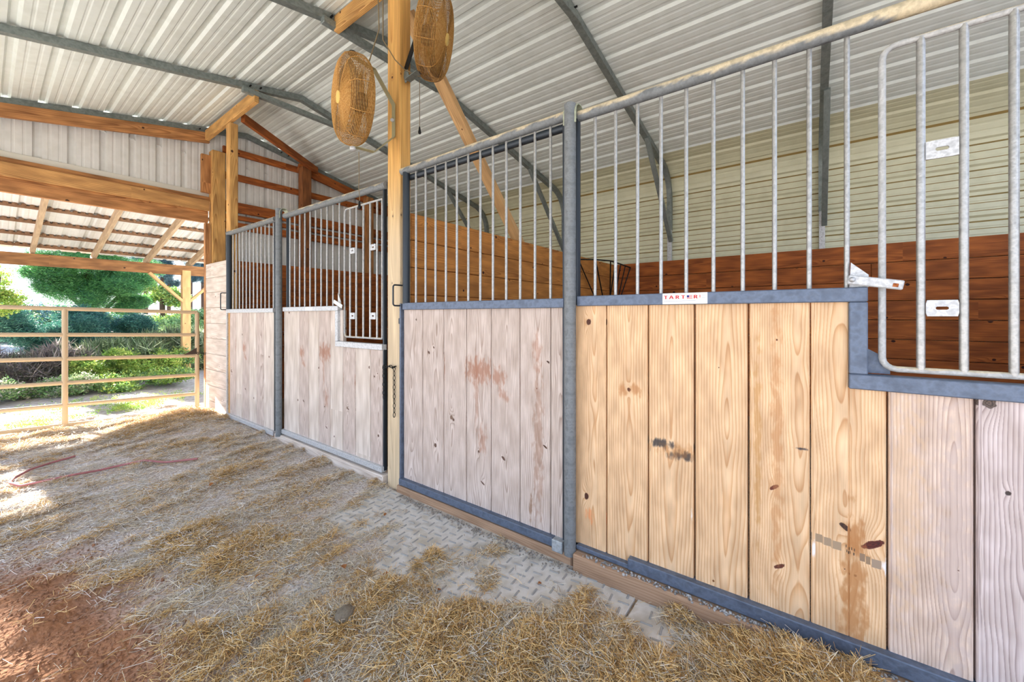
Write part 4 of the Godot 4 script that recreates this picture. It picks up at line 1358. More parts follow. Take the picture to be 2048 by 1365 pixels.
func framing() -> void:
	# header over the aisle opening
	timber("header_beam", V(-1.05, 2.76, 6.405), V(1.82, 2.76, 6.405), 0.04, 0.06, M.amber, "thin darker timber strip at the top of the header over the gate", "beam")
	timber("header_beam", V(-1.05, 2.66, 6.36), V(1.8, 2.66, 6.36), 0.06, 0.14, M.honey, "upper header beam over the gate, knotty and honey-coloured", "beam")
	timber("header_beam", V(-1.05, 2.515, 6.39), V(1.8, 2.515, 6.39), 0.05, 0.15, M.amber, "lower header beam over the gate, darker and set back", "beam")
	timber("gable_rafter", V(-0.9, roof_y(-0.9) - 0.14, 6.36), V(1.8, roof_y(1.8) - 0.15, 6.36), 0.045, 0.135, M.amber, "sloping gable rafter board left of the corner post, under the steel arch", "rafter")
	timber("gable_rafter", V(2.95, roof_y(2.95) - 0.15, 6.36), V(5.2, roof_y(5.2) - 0.15, 6.36), 0.045, 0.135, M.brown_board, "sloping gable rafter board above the far stall, under the steel arch", "rafter")
	timber("ridge_board", V(1.77, 3.565, 6.3), V(1.77, 3.565, 4.74), 0.045, 0.13, M.pale_lumber, "short board under the roof joining the far post and the gable", "board")
	timber("ridge_board", V(1.76, 3.615, 3.13), V(1.76, 3.615, -1.1), 0.045, 0.13, M.pale_lumber, "board under the roof above the tall fan post", "board")
	timber("diagonal_brace", V(1.93, 3.50, 2.43), V(3.75, 1.56, 2.43), 0.05, 0.11, M.tan_lumber, "long pale diagonal brace rising behind the fans to the roof", "brace", Vector3(0, 0, 1))
	timber("diagonal_brace", V(1.86, 3.56, 5.38), V(3.2, 3.52, 6.28), 0.05, 0.1, M.brown_board, "brown diagonal brace from the far post to the gable wall", "brace")
	# gable girts and posts seen over the far stall
	for g in [[2.275, "uppermost", 3.4], [1.925, "middle", 5.0]]:
		timber("girt", V(1.98, 1.22 + g[0] - 0.0, 6.42), V(g[2], 1.22 + g[0], 6.42), 0.04, 0.09, M.brown_board, "%s horizontal girt on the gable sheets above the far stall" % g[1], "girt")
	for g in [[1.5, 0.14, "top"], [1.36, 0.06, "middle"], [1.24, 0.1, "bottom"]]:
		timber("girt", V(1.98, 1.22 + g[0], 6.4), V(5.5, 1.22 + g[0], 6.4), 0.05, g[1], M.brown_board, "%s timber of the beam stack across the gable behind the far stall bars" % g[2], "girt")
	wood_post("gable_post", "brown square post on the gable behind the far stall's left bars", 2.94, 3.08, 6.2, 6.33, 0.0, 3.5, false, "dark_lumber")
	wood_post("gable_post", "amber square post on the gable behind the far stall's feed opening", 4.05, 4.18, 6.2, 6.33, 0.0, 3.3, false, "amber")
	# kick walls of horizontal boards
	var w := thing("board_wall", "kick wall of brown horizontal boards along the back of the stalls", "wall", V(5.5, 0, 2.0), "", "structure")
	for i in 10:
		var mb := MB.new()
		var cut: float = [0.4, 2.2, 3.1, -0.5, 1.0][i % 5]
		for k in 2:
			var a := -2.1 if k == 0 else cut + 0.0015
			var b := cut - 0.0015 if k == 0 else 6.4
			mb = MB.new()
			mb.box(Transform3D(Basis(), V(5.54, 0.1 + i * 0.195, (a + b) / 2)), Vector3(0.036, 0.19, b - a), 0.004, 2, ruv())
			part("board", put(mb, w), M.brown_board, w)
	w = thing("partition_wall", "partition of honey-brown horizontal boards between the two stalls", "partition", V(3.6, 0, 2.25), "", "structure")
	for i in 10:
		var mb := MB.new()
		mb.box(Transform3D(Basis(), V(3.68, 0.1 + i * 0.195, 2.3)), Vector3(3.68, 0.191, 0.04), 0.004, 0, ruv())
		part("board", put(mb, w), M.partition_board, w)
	w = thing("partition_wall", "kick wall of brown horizontal boards under the gable sheets of the far stall", "partition", V(3.6, 0, 6.4), "", "structure")
	for i in 10:
		var mb := MB.new()
		mb.box(Transform3D(Basis(), V(3.76, 0.1 + i * 0.195, 6.17)), Vector3(3.5, 0.191, 0.04), 0.004, 0, ruv())
		part("board", put(mb, w), M.brown_board, w)
	w = thing("partition_wall", "partition of horizontal boards at the near end of the stall", "partition", V(3.6, 0, -2.1), "", "structure")
	for i in 10:
		var mb := MB.new()
		mb.box(Transform3D(Basis(), V(3.68, 0.1 + i * 0.195, -2.1)), Vector3(3.68, 0.191, 0.04), 0.004, 0, ruv())
		part("board", put(mb, w), M.brown_board, w)
	# hay rack in the corner
	var h := thing("hay_rack", "black wire corner hay rack on the stall's back wall", "hay rack", V(4.9, 1.4, 2.1))
	var rim := [V(5.48, 1.89, 2.03), V(5.1, 1.9, 2.02), V(4.72, 1.9, 2.0), V(4.5, 1.9, 2.1), V(4.36, 1.9, 2.26)]
	tubing(h, "rim", rim, 0.009, M.dark_steel, 0.0, 6)
	var foot := V(5.2, 1.0, 2.22)
	for i in rim.size():
		var p: Vector3 = rim[i]
		tubing(h, "wire", [p, p.lerp(foot, 0.45) , foot + (p - foot) * Vector3(0.3, 0, 0.3)], 0.008, M.dark_steel, 0.0, 6)
	tubing(h, "wire", [V(5.28, 1.9, 2.025), V(5.2, 1.0, 2.2)], 0.008, M.dark_steel, 0.0, 6)
	tubing(h, "wire", [V(4.9, 1.9, 2.01), V(5.0, 1.0, 2.2)], 0.008, M.dark_steel, 0.0, 6)

func lean_to() -> void:
	var slope := 0.22
	var yr := 2.27      # underside of rafters over the eave beam
	var ue := 10.4
	timber("eave_beam", V(-1.0, 2.15, ue), V(3.2, 2.15, ue), 0.05, 0.2, M.eave_wood, "long eave beam of the lean-to outside, seen over the gate", "beam")
	var xs := [-0.9, -0.2, 0.52, 1.24, 1.97, 2.65]
	var where := ["outermost left", "second from the left", "left", "middle", "right", "rightmost"]
	for i in xs.size():
		var x: float = xs[i]
		timber("lean_to_rafter", V(x, yr + 0.06 - 0.3 * slope, ue + 0.3), V(x, yr + 0.06 + (ue - 6.5) * slope, 6.5), 0.05, 0.13, M.shed_wood, "%s weathered rafter of the lean-to outside the gate" % where[i], "rafter", Vector3(0, 1, 0), "lean-to rafters")
	var pu := [10.5, 9.97, 9.42, 8.87, 8.33, 7.8, 7.25, 6.7]
	var ord := ["lowest", "second lowest", "third lowest", "fourth lowest", "fifth lowest", "sixth lowest", "second highest", "highest"]
	for i in pu.size():
		var u: float = pu[i]
		var y: float = yr + 0.125 + (ue - u) * slope
		var t := thing("purlin", "%s brown purlin with scalloped closure strips under the lean-to sheets" % ord[i], "purlin", V(0.9, y, u), "lean-to purlins")
		var mb := MB.new()
		mb.beam(V(-1.0, y + 0.02, u), V(3.2, y + 0.02, u), 0.075, 0.04, Vector3(0, 1, slope), 0.004, ruv())
		part("board", put(mb, t), M.purlin_wood, t)
		if i < 6:
			mb = MB.new()
			var x := -0.3
			while x < 3.1:
				mb.lathe(Transform3D(Basis(Vector3.RIGHT, PI / 2), V(x, y + 0.035, u - 0.03)), [Vector2(0, 0.02), Vector2(0.022, 0.015), Vector2(0.03, 0.0), Vector2(0.022, -0.02)], 8)
				x += 0.08 if fmod(absf(x), 0.48) > 0.1 else 0.09
			var k := part("closure_strip", put(mb, t), M.purlin_wood, t)
			k.set_meta("kind", "stuff")
	var roof := thing("lean_to_roof", "white ribbed metal sheets of the lean-to roof outside", "roof", V(0.9, yr + 0.2, 8.5))
	var x := -1.0
	while x < 3.2:
		var e := minf(x + RIB * 4, 3.2)
		var prof := rib_profile(x, e, 0.1, RIB, 0.02)
		var a := []
		var b := []
		var nn := []
		for q in prof:
			a.append(V(q[0], yr + 0.172 - 0.35 * slope + q[1], ue + 0.35))
			b.append(V(q[0], yr + 0.172 + (ue - 6.46) * slope + q[1], 6.46))
			nn.append(Vector3(0, 1, 0))
		var mb := MB.new()
		mb.ruled(a, b, nn, 0.002)
		part("sheet", put(mb, roof), M.gable_sheet, roof)
		x = e
	var t := thing("lean_to_post", "pale square post holding up the lean-to's eave beam", "post", V(2.56, 0, ue))
	var mb := MB.new()
	mb.box(Transform3D(Basis(), V(2.56, 1.05, ue + 0.02)), Vector3(0.14, 2.2, 0.13), 0.005, 1, ruv())
	part("shaft", put(mb, t), M.tan_lumber, t)
	for s in [-1.0, 1.0]:
		mb = MB.new()
		mb.beam(V(2.56 + s * 0.05, 1.5, ue), V(2.56 + s * 0.58, 2.06, ue), 0.05, 0.09, Vector3(0, 0, 1), 0.004, ruv())
		part("knee_brace", put(mb, t), M.tan_lumber, t)
	t = thing("lean_to_post", "pale square lean-to post left of the gate", "post", V(-0.93, 0, ue))
	mb = MB.new()
	mb.box(Transform3D(Basis(), V(-0.93, 1.05, ue + 0.02)), Vector3(0.14, 2.2, 0.13), 0.005, 1, ruv())
	part("shaft", put(mb, t), M.tan_lumber, t)

func gate() -> void:
	var t := thing("gate", "tan tubular six-rail farm gate closing the aisle opening", "gate", V(0.4, 0.1, 6.4))
	var x0 := -1.0
	var x1 := 1.67
	var ys := [1.303, 1.027, 0.771, 0.507, 0.268, 0.053]
	var yr := [1.258, 0.97, 0.703, 0.456, 0.211, 0.002]
	var at := func(x: float, i: float) -> Vector3:
		var k := (x - 0.11) / 1.5
		var j := int(i)
		return V(x, lerpf(ys[j], yr[j], k), lerpf(6.44, 6.33, k))
	for i in 6:
		var mb := MB.new()
		mb.tube([at.call(x0, i), at.call(x1, i)], 0.021, 12, false, Color.WHITE, Color(0.92, 0.9, 0.86))
		part("rail", put(mb, t), M.gate_tan, t)
	for x in [x0, 0.54, x1]:
		var mb := MB.new()
		mb.tube([at.call(x, 0), at.call(x, 5)], 0.024, 12)
		part("upright", put(mb, t), M.gate_tan, t)
	var mb := MB.new()
	var lp: Vector3 = at.call(1.6, 2)
	for i in 2:
		var z := 0.03 - 0.008 * i
		var nn := Vector3(0, 0, 1 - 2 * i)
		mb.tri(lp + Vector3(-0.07, 0.02, z), lp + Vector3(0.06, 0.02, z), lp + Vector3(0.06, 0.1, z), nn)
	mb.quad(lp + Vector3(-0.07, 0.02, 0.03), lp + Vector3(0.06, 0.1, 0.03), lp + Vector3(0.06, 0.1, 0.022), lp + Vector3(-0.07, 0.02, 0.022), Vector3(-0.5, 0.85, 0), Vector2(), Vector2(), Vector2(), Vector2())
	part("latch_plate", put(mb, t), M.bark, t)
	var c := thing("chain", "short rusty chain tying the gate to its jamb", "chain", V(1.7, 0.72, 6.33))
	for i in 6:
		link(c, V(1.67 + i * 0.022, 0.73 + 0.012 * sin(i * 1.3), 6.3), i % 2 == 0, 0.0)


# ------------------------------------------------------------------ fans
func fan(label: String, at: Vector3, front: Vector3, roll: float) -> Node3D:
	var t := thing("barn_fan", label, "fan", at)
	var z := front.normalized()
	var x := Vector3.UP.cross(z).normalized()
	var y := z.cross(x)
	t.basis = Basis(x, y, z) * Basis(Vector3(0, 0, 1), roll)
	var prof := [Vector2(0.04, 0.07), Vector2(0.12, 0.07), Vector2(0.2, 0.066), Vector2(0.255, 0.058), Vector2(0.285, 0.04), Vector2(0.297, 0.015), Vector2(0.3, -0.02), Vector2(0.297, -0.055), Vector2(0.28, -0.08), Vector2(0.24, -0.092), Vector2(0.16, -0.097), Vector2(0.07, -0.098)]
	var cv := Curve2D.new()
	for p in prof: cv.add_point(p)
	var ln := cv.get_baked_length()
	t.basis = t.basis * Basis.from_scale(Vector3(0.88, 0.88, 0.95))
	var mb := MB.new()
	var nring := 66
	for i in nring:
		var p := cv.sample_baked(ln * i / (nring - 1.0))
		var path := []
		for k in 44:
			var a := TAU * k / 44.0
			path.append(Vector3(cos(a) * p.x, sin(a) * p.x, p.y))
		mb.tube(path, 0.0023, 4, true)
	for k in 10:
		var a := TAU * k / 10.0
		var path := []
		for i in 22:
			var p := cv.sample_baked(ln * i / 21.0) + Vector2(0.002, 0.0)
			path.append(Vector3(cos(a) * p.x, sin(a) * p.x, p.y))
		mb.tube(path, 0.0026, 5)
	part("wire_guard", mb, M.rusty_wire, t, "rusty round wire guard")
	mb = MB.new()
	mb.lathe(Transform3D(Basis(Vector3.RIGHT, PI / 2), Vector3(0, 0, 0.07)), [Vector2(0.0, 0.01), Vector2(0.04, 0.008), Vector2(0.043, 0.0), Vector2(0.04, -0.004), Vector2(0, -0.004)], 20)
	part("badge", mb, M.logo_yellow, t, "yellow oval centre badge")
	mb = MB.new()
	mb.lathe(Transform3D(Basis(Vector3.RIGHT, PI / 2), Vector3(0, 0, -0.06)), [Vector2(0, 0.08), Vector2(0.05, 0.075), Vector2(0.065, 0.05), Vector2(0.07, -0.02), Vector2(0.06, -0.05), Vector2(0, -0.055)], 18)
	part("motor", mb, M.fan_motor, t)
	for k in 4:
		mb = MB.new()
		var a := TAU * k / 4.0 + 0.4
		var rows := []
		for i in 7:
			var r := 0.05 + 0.215 * i / 6.0
			var row := []
			for j in 5:
				var w := (float(j) / 4.0 - 0.5) * (0.5 + 0.5 * sin(i * 0.45)) * 1.1
				var tw := 0.55 - 0.3 * i / 6.0
				var an := a + w
				var zz := (float(j) / 4.0 - 0.5) * tw * 0.13 + 0.02
				row.append(Vector3(cos(an) * r, sin(an) * r, zz))
			rows.append(row)
		for i in 6:
			for j in 4:
				var p: Vector3 = rows[i][j]; var q: Vector3 = rows[i][j + 1]; var r2: Vector3 = rows[i + 1][j + 1]; var s: Vector3 = rows[i + 1][j]
				var nn: Vector3 = (q - p).cross(s - p).normalized()
				mb.quad(p, q, r2, s, nn, Vector2(), Vector2(), Vector2(), Vector2())
				mb.quad(p - nn * 0.0015, q - nn * 0.0015, r2 - nn * 0.0015, s - nn * 0.0015, -nn, Vector2(), Vector2(), Vector2(), Vector2())
		part("blade", mb, M.fan_blade, t)
	return t

func strap(t: Node3D, called: String, pts: Array, w: float, d: float, m: Material) -> void:
	var mb := MB.new()
	for i in pts.size() - 1:
		var p: Vector3 = pts[i]; var q: Vector3 = pts[i + 1]
		var across := Vector3(0, 0, 1)
		if absf((q - p).normalized().z) > 0.8: across = Vector3.RIGHT
		mb.beam(p, q, d, w, across, 0.001)
	var inv := t.transform.affine_inverse()
	for i in mb.v.size():
		mb.v[i] = inv * mb.v[i]
		mb.n[i] = (inv.basis * mb.n[i]).normalized()
	part(called, mb, m, t)

func knob(t: Node3D, at: Vector3, axis: Vector3, r: float, m: Material) -> void:
	var mb := MB.new()
	var y := axis.normalized()
	var x := y.cross(Vector3(0.3, 0.2, 1)).normalized()
	mb.lathe(t.transform.affine_inverse() * Transform3D(Basis(x, y, x.cross(y)), at), [Vector2(0, 0.016), Vector2(r * 0.8, 0.015), Vector2(r, 0.008), Vector2(r, -0.006), Vector2(r * 0.5, -0.012), Vector2(0, -0.014)], 14)
	part("knob", mb, m, t)

func pull(label: String, path: Array) -> void:
	var t := thing("pull_chain", label, "pull chain", path[0])
	var mb := MB.new()
	mb.tube(path, 0.0022, 5)
	part("cord", put(mb, t), M.cord, t)
	mb = MB.new()
	var e: Vector3 = path[-1]
	mb.lathe(Transform3D(Basis(), e - Vector3(0, 0.05, 0)), [Vector2(0, 0.055), Vector2(0.004, 0.05), Vector2(0.007, 0.03), Vector2(0.0105, 0.012), Vector2(0.008, 0.002), Vector2(0, 0)], 12)
	part("weight", put(mb, t), M.dark_steel, t)

func fans() -> void:
	var c := V(1.38, 2.565, 2.3)
	var t := fan("rusty caged barn fan on the aisle side of the tall wooden post", c, V(-0.961, -0.06, 0.276), 0.0)
	strap(t, "yoke", [c + Vector3(0.02, 0.285, 0), V(1.56, 2.845, 2.31), V(1.728, 2.69, 2.33), V(1.728, 2.465, 2.33), V(1.56, 2.3, 2.31), c + Vector3(0.02, -0.285, 0)], 0.035, 0.005, M.yoke_cream)
	knob(t, c + Vector3(0.02, 0.295, 0), Vector3.UP, 0.026, M.dark_steel)
	knob(t, c + Vector3(0.02, -0.295, 0), Vector3.DOWN, 0.018, M.plate_steel)
	knob(t, V(1.722, 2.58, 2.33), Vector3.LEFT, 0.012, M.plate_steel)
	pull("cream pull chain hanging below the aisle-side fan", [V(1.43, 2.25, 2.28), V(1.432, 2.1, 2.28), V(1.428, 2.03, 2.28), V(1.436, 1.96, 2.28), V(1.434, 1.94, 2.28)])
	var d := V(1.83, 3.08, 2.0)
	t = fan("rusty caged barn fan on the stall side of the tall wooden post", d, V(0.59, -0.22, -0.79), 0.0)
	strap(t, "yoke", [V(1.775, 2.925, 2.262), V(1.78, 3.04, 2.2), V(1.79, 3.18, 2.13), V(1.8, 3.39, 2.04)], 0.045, 0.006, M.dark_steel)
	strap(t, "yoke", [V(1.775, 2.925, 2.262), V(1.765, 2.84, 2.225), V(1.765, 2.855, 2.1)], 0.05, 0.006, M.bow_steel)
	knob(t, V(1.765, 2.86, 2.085), V(0.3, 0, -1), 0.026, M.rail_dark)
	pull("thin pull cord with a teardrop weight below the stall-side fan", [V(1.80, 2.83, 2.14), V(1.80, 2.6, 2.14), V(1.80, 2.51, 2.14)])
	var mb := MB.new()
	mb.tube([V(1.55, 3.75, 2.25), V(1.56, 3.4, 2.27), V(1.57, 3.1, 2.27), V(1.5, 2.82, 2.3)], 0.004, 6)
	single("power_cord", mb, M.cord, "tan power cord dropping from the roof to the aisle-side fan", "cord")
	mb = MB.new()
	mb.tube([V(1.58, 3.75, 2.25), V(1.6, 3.3, 2.27), V(1.6, 3.05, 2.27), V(1.68, 2.95, 2.25), V(1.74, 2.9, 2.22), V(1.79, 2.84, 2.12)], 0.004, 6)
	single("power_cord", mb, M.cord, "tan power cord looping past the tall wooden post to the stall-side fan", "cord")


# ------------------------------------------------------------------ mats
func mats() -> void:
	for k in 2:
		var u0: float = [0.6, -1.25][k]
		var u1: float = [2.43, 0.588][k]
		var t := thing("rubber_mat", ["dusty rubber mat with raised tread bars below the near stall door", "straw-covered rubber mat below the yellow pine panel"][k], "mat", V(1.1, 0, (u0 + u1) / 2))
		var mb := MB.new()
		mb.box(Transform3D(Basis(), V(1.115, 0.003, (u0 + u1) / 2)), Vector3(1.19, 0.018, u1 - u0), 0.003)
		part("sheet", put(mb, t), M.rubber, t)
		mb = MB.new()
		mb.box(Transform3D(Basis(), Vector3.ZERO), Vector3(0.048, 0.008, 0.009), 0.003)
		var xf := []
		var cols := []
		var p := 0.056
		for j in int((u1 - u0) / p):
			for i in 16:
				var a := PI / 2 * ((i + j) % 2) + 0.12
				xf.append(Transform3D(Basis(Vector3.UP, a), V(1.70 - (i + 0.5) * p, 0.0125, u0 + (j + 0.5) * p) - t.position))
				cols.append(Color.WHITE)
		scatter("tread_bars", mb.mesh(), M.tread, xf, cols, t)
	# grit along the foot of the panel
	var g := MB.new()
	stone_shape(g, 1.0, 8)
	var r := RandomNumberGenerator.new()
	r.seed = 3
	var xf := []
	var cols := []
	for i in 480:
		var u := r.randf_range(-0.7, 0.85)
		var x := 1.732 - absf(r.randfn(0, 0.014))
		var s := r.randf_range(0.0015, 0.0065)
		xf.append(Transform3D(Basis(Vector3(1, 1, 0).normalized(), r.randf() * 6.0) * Basis.from_scale(Vector3(s, s * 0.7, s)), V(x - 0.03, 0.096 + s * 0.3, u)))
		var c := r.randf_range(0.12, 0.5)
		cols.append(Color(c, c * 0.97, c * 0.93))
	for i in 500:
		var u := r.randf_range(0.85, 2.2)
		var x := 1.69 - absf(r.randfn(0, 0.03))
		var s := r.randf_range(0.002, 0.006)
		xf.append(Transform3D(Basis(Vector3(1, 1, 0).normalized(), r.randf() * 6.0) * Basis.from_scale(Vector3(s, s * 0.7, s)), V(x, 0.016, u)))
		var c := r.randf_range(0.2, 0.45)
		cols.append(Color(c, c * 0.85, c * 0.7))
	scatter("gravel", g.mesh(), M.gravel, xf, cols, self, "grey grit and crumbs caught along the foot of the near stall front", "gravel")


# ------------------------------------------------------------------ plants
func sprig(n: int, length: float, width: float, spread: float, seed_: int) -> Mesh:
	var mb := MB.new()
	var r := RandomNumberGenerator.new()
	r.seed = seed_
	for i in n:
		var d := Vector3(r.randfn(0, spread), r.randfn(0.35, 0.5), r.randfn(0, spread)).normalized()
		var o := Vector3(r.randf_range(-0.35, 0.35), r.randf_range(-0.35, 0.35), r.randf_range(-0.35, 0.35))
		var s := d.cross(Vector3(r.randf() - 0.5, r.randf() - 0.5, r.randf() - 0.5)).normalized()
		var nn := d.cross(s).normalized()
		var l := length * r.randf_range(0.6, 1.1)
		var w := width * r.randf_range(0.7, 1.1)
		mb.quad(o, o + d * l * 0.5 + s * w * 0.5 + nn * l * 0.05, o + d * l, o + d * l * 0.5 - s * w * 0.5 + nn * l * 0.05, nn, Vector2(), Vector2(), Vector2(), Vector2())
	return mb.mesh()

func plant(called: String, label: String, category: String, at: Vector3, crowns: Array, leaf: Mesh, n: int, size: float, cols: Array, trunk: Array, seed_: int, group := "") -> void:
	var t := thing(called, label, category, at, group)
	for k in trunk:
		var mb := MB.new()
		for i in k.size() - 1:
			var p: Array = k[i]; var q: Array = k[i + 1]
			mb.tube([Vector3(p[0], p[1], p[2]), Vector3(q[0], q[1], q[2])], p[3], 7)
		part("trunk", mb, M.bark, t)
	var r := RandomNumberGenerator.new()
	r.seed = seed_
	var xf := []
	var cc := []
	var clumps := []
	for c in crowns:                      # each crown is a bunch of smaller boughs
		for i in 9:
			var d := Vector3(r.randfn(0, 1), r.randfn(0, 1), r.randfn(0, 1)).normalized() * pow(r.randf(), 0.4)
			var q := r.randf_range(0.25, 0.5)
			clumps.append([c[0] + d.x * c[3] * 0.8, c[1] + d.y * c[4] * 0.85, c[2] + d.z * c[3] * 0.8, c[3] * q, c[4] * q * 0.75])
	for i in n:
		var c: Array = clumps[r.randi() % clumps.size()]
		var d := Vector3(r.randfn(0, 1), r.randfn(0, 1), r.randfn(0, 1)).normalized() * pow(r.randf(), 0.5)
		var p := Vector3(c[0] + d.x * c[3], c[1] + d.y * c[4], c[2] + d.z * c[3])
		var s := size * r.randf_range(0.6, 1.25)
		xf.append(Transform3D(Basis(Vector3.UP, r.randf() * TAU) * Basis(Vector3.RIGHT, r.randfn(0, 0.5)) * Basis.from_scale(Vector3.ONE * s), p))
		var q: Color = cols[r.randi() % cols.size()]
		q = q * r.randf_range(0.65, 1.25)
		cc.append(Color(q.r, q.g, q.b, 1))
	scatter("foliage", leaf, M.leaf, xf, cc, t)

func garden() -> void:
	var feather := sprig(40, 0.22, 0.03, 0.9, 1)
	var broad := sprig(18, 0.24, 0.12, 1.0, 2)
	var blade := sprig(16, 1.0, 0.014, 0.4, 3)
	var needle := sprig(20, 0.45, 0.04, 0.9, 4)
	var deep := [Color(0.06, 0.23, 0.06), Color(0.09, 0.3, 0.07), Color(0.04, 0.16, 0.07), Color(0.16, 0.4, 0.12)]
	var teal := [Color(0.04, 0.16, 0.14), Color(0.07, 0.26, 0.18), Color(0.03, 0.1, 0.1), Color(0.14, 0.34, 0.24)]  # shadow among the low shrubs, painted as dark teal leaf colours
	var lime := [Color(0.34, 0.46, 0.08), Color(0.26, 0.42, 0.07), Color(0.45, 0.52, 0.12), Color(0.18, 0.34, 0.06)]
	var mid := [Color(0.18, 0.35, 0.11), Color(0.28, 0.42, 0.17), Color(0.12, 0.24, 0.09)]
	var blue := [Color(0.08, 0.17, 0.2), Color(0.1, 0.2, 0.22), Color(0.06, 0.13, 0.16)]
	var dry := [Color(0.5, 0.42, 0.4), Color(0.42, 0.36, 0.36), Color(0.3, 0.34, 0.2), Color(0.55, 0.48, 0.44)]
	plant("cedar_tree", "large dense green cedar filling the view beyond the gate", "tree", V(1.6, 0, 13.6),
		[[0, 2.0, 0, 0.85, 0.8], [-0.2, 2.9, 0.2, 0.95, 0.8], [0.2, 2.6, -0.1, 0.95, 0.7], [0, 3.7, 0, 0.7, 0.9], [0.45, 1.95, 0.3, 0.5, 0.35], [-0.65, 2.1, 0, 0.55, 0.5], [0.6, 1.5, 0.1, 0.38, 0.2]], feather, 9000, 0.3, deep,
		[[[-0.15, 0, 0, 0.11], [-0.1, 2.4, 0, 0.07], [0, 5.0, 0, 0.03]], [[-0.05, 1.0, 0, 0.04], [0.7, 2.1, 0.1, 0.02]], [[-0.1, 1.3, 0, 0.04], [-0.8, 2.2, 0.1, 0.02]]], 21)
	plant("cedar_tree", "unseen tall cedar left of the gate view, added so its shade dapples the aisle", "tree", V(-1.9, 0, 12.5), [[0, 4.5, 0, 1.0, 0.8], [0.1, 5.4, 0, 0.7, 0.8], [-0.4, 3.6, 0.2, 0.9, 0.6]], feather, 3200, 0.34, deep, [[[0, 0, 0, 0.1], [0, 3.0, 0, 0.07], [0, 5.8, 0, 0.03]]], 20)  # out-of-view tree, added to break the sun on the aisle floor
	plant("shrub", "shrub under the large cedar, left part, its shade painted in dark teal", "shrub", V(0.55, 0, 12.2), [[0, 0.6, 0, 0.6, 0.45], [0.5, 0.9, 0.4, 0.4, 0.4], [-0.45, 1.15, 0.1, 0.45, 0.35]], feather, 2200, 0.32, teal, [[[0, 0, 0, 0.04], [0.05, 0.8, 0, 0.02]]], 22)
	plant("shrub", "shrub under the large cedar, right part, its shade painted in dark teal", "shrub", V(1.6, 0, 12.6), [[0, 0.55, 0, 0.6, 0.4], [0.55, 0.85, 0.3, 0.4, 0.35], [-0.3, 1.1, 0.2, 0.4, 0.3]], feather, 1800, 0.32, teal, [[[0, 0, 0, 0.04], [0.05, 0.8, 0, 0.02]]], 23)
	plant("sapling", "yellow-green sapling at the far left edge of the gate view", "tree", V(0.2, 0, 11.3), [[0, 1.75, 0, 0.26, 0.35], [0.1, 1.45, 0, 0.2, 0.25]], broad, 230, 0.2, lime, [[[-0.1, 0, 0, 0.02], [-0.05, 1.3, 0, 0.012], [0, 1.9, 0, 0.008]]], 24)
	plant("bush", "bright yellow-green bush in the middle of the gate view", "bush", V(1.65, 0, 10.0), [[0, 0.32, 0, 0.36, 0.3], [0.35, 0.3, 0.2, 0.35, 0.28], [-0.4, 0.28, -0.1, 0.35, 0.25]], broad, 2200, 0.16, lime, [[[0, 0, 0, 0.012], [0, 0.3, 0, 0.008]]], 25)
	plant("bush", "yellow-green weeds at the foot of the lean-to post", "bush", V(2.55, 0, 10.2), [[0, 0.35, 0, 0.3, 0.33], [-0.35, 0.25, -0.2, 0.3, 0.24]], broad, 900, 0.17, lime + mid, [], 26)
	plant("weeds", "mid-green low weeds by the gravel left of the gate's middle upright", "weeds", V(0.55, 0, 9.3), [[0, 0.1, 0, 0.5, 0.15], [-0.5, 0.12, 0.1, 0.45, 0.15], [0.35, 0.14, 0.2, 0.35, 0.16]], broad, 1500, 0.15, mid + [Color(0.42, 0.5, 0.25), Color(0.5, 0.46, 0.4)], [], 27)
	plant("weeds", "green creepers in front of the yellow-green bush", "weeds", V(1.5, 0, 9.2), [[0, 0.12, 0, 0.6, 0.17], [0.55, 0.14, 0.2, 0.4, 0.17]], broad, 1300, 0.17, mid + lime, [], 28)
	plant("dry_weeds", "dry lavender-grey weed stalks at the left of the gate view", "weeds", V(0.45, 0, 10.6), [[0, 0.35, 0, 0.55, 0.35], [-0.55, 0.38, 0.2, 0.5, 0.35], [0.4, 0.3, 0, 0.4, 0.3]], blade, 1100, 0.28, dry, [], 29)
	plant("tall_grass", "tall pale-green grass tufts between the bush and the cedar", "grass", V(1.6, 0, 11.3), [[0, 0.3, 0, 0.6, 0.3], [0.6, 0.35, 0.3, 0.6, 0.35], [-0.4, 0.3, 0.2, 0.5, 0.3]], blade, 1200, 0.36, [Color(0.42, 0.55, 0.28), Color(0.55, 0.64, 0.42), Color(0.28, 0.42, 0.18)], [], 30)
	plant("tall_grass", "pale grass behind the lean-to post at the right of the gate", "grass", V(3.2, 0, 11.5), [[0, 0.4, 0, 0.7, 0.4], [-0.6, 0.35, 0.3, 0.5, 0.4]], blade, 1500, 0.4, [Color(0.38, 0.46, 0.26), Color(0.46, 0.52, 0.36), Color(0.2, 0.33, 0.14)], [], 31)
	plant("tree", "light green leafy tree right of the cedar, behind the lean-to brace", "tree", V(4.2, 0, 20.0), [[0, 1.9, 0, 0.9, 0.4], [-0.8, 2.3, 0, 0.8, 0.4], [0.3, 0.9, 0, 1.0, 0.6]], broad, 1700, 0.4, lime + mid, [[[0, 0, 0, 0.08], [0, 2.5, 0, 0.05]]], 32)
	plant("tree", "bushy mid-green tree behind the lean-to post", "tree", V(5.2, 0, 18.0), [[0.2, 1.0, 0, 0.9, 0.7], [0.7, 1.6, 0, 0.7, 0.6], [-0.9, 0.7, 0.5, 0.7, 0.5]], broad, 2000, 0.34, mid + [Color(0.3, 0.42, 0.16)], [[[0, 0, 0, 0.08], [0, 1.5, 0, 0.05]]], 33)
	var px := [[12.3, 59.0, 8.2], [13.6, 62.0, 7.0], [10.4, 56.0, 7.4], [15.2, 60.0, 8.0], [8.6, 58.0, 6.4], [17.5, 64.0, 8.5]]
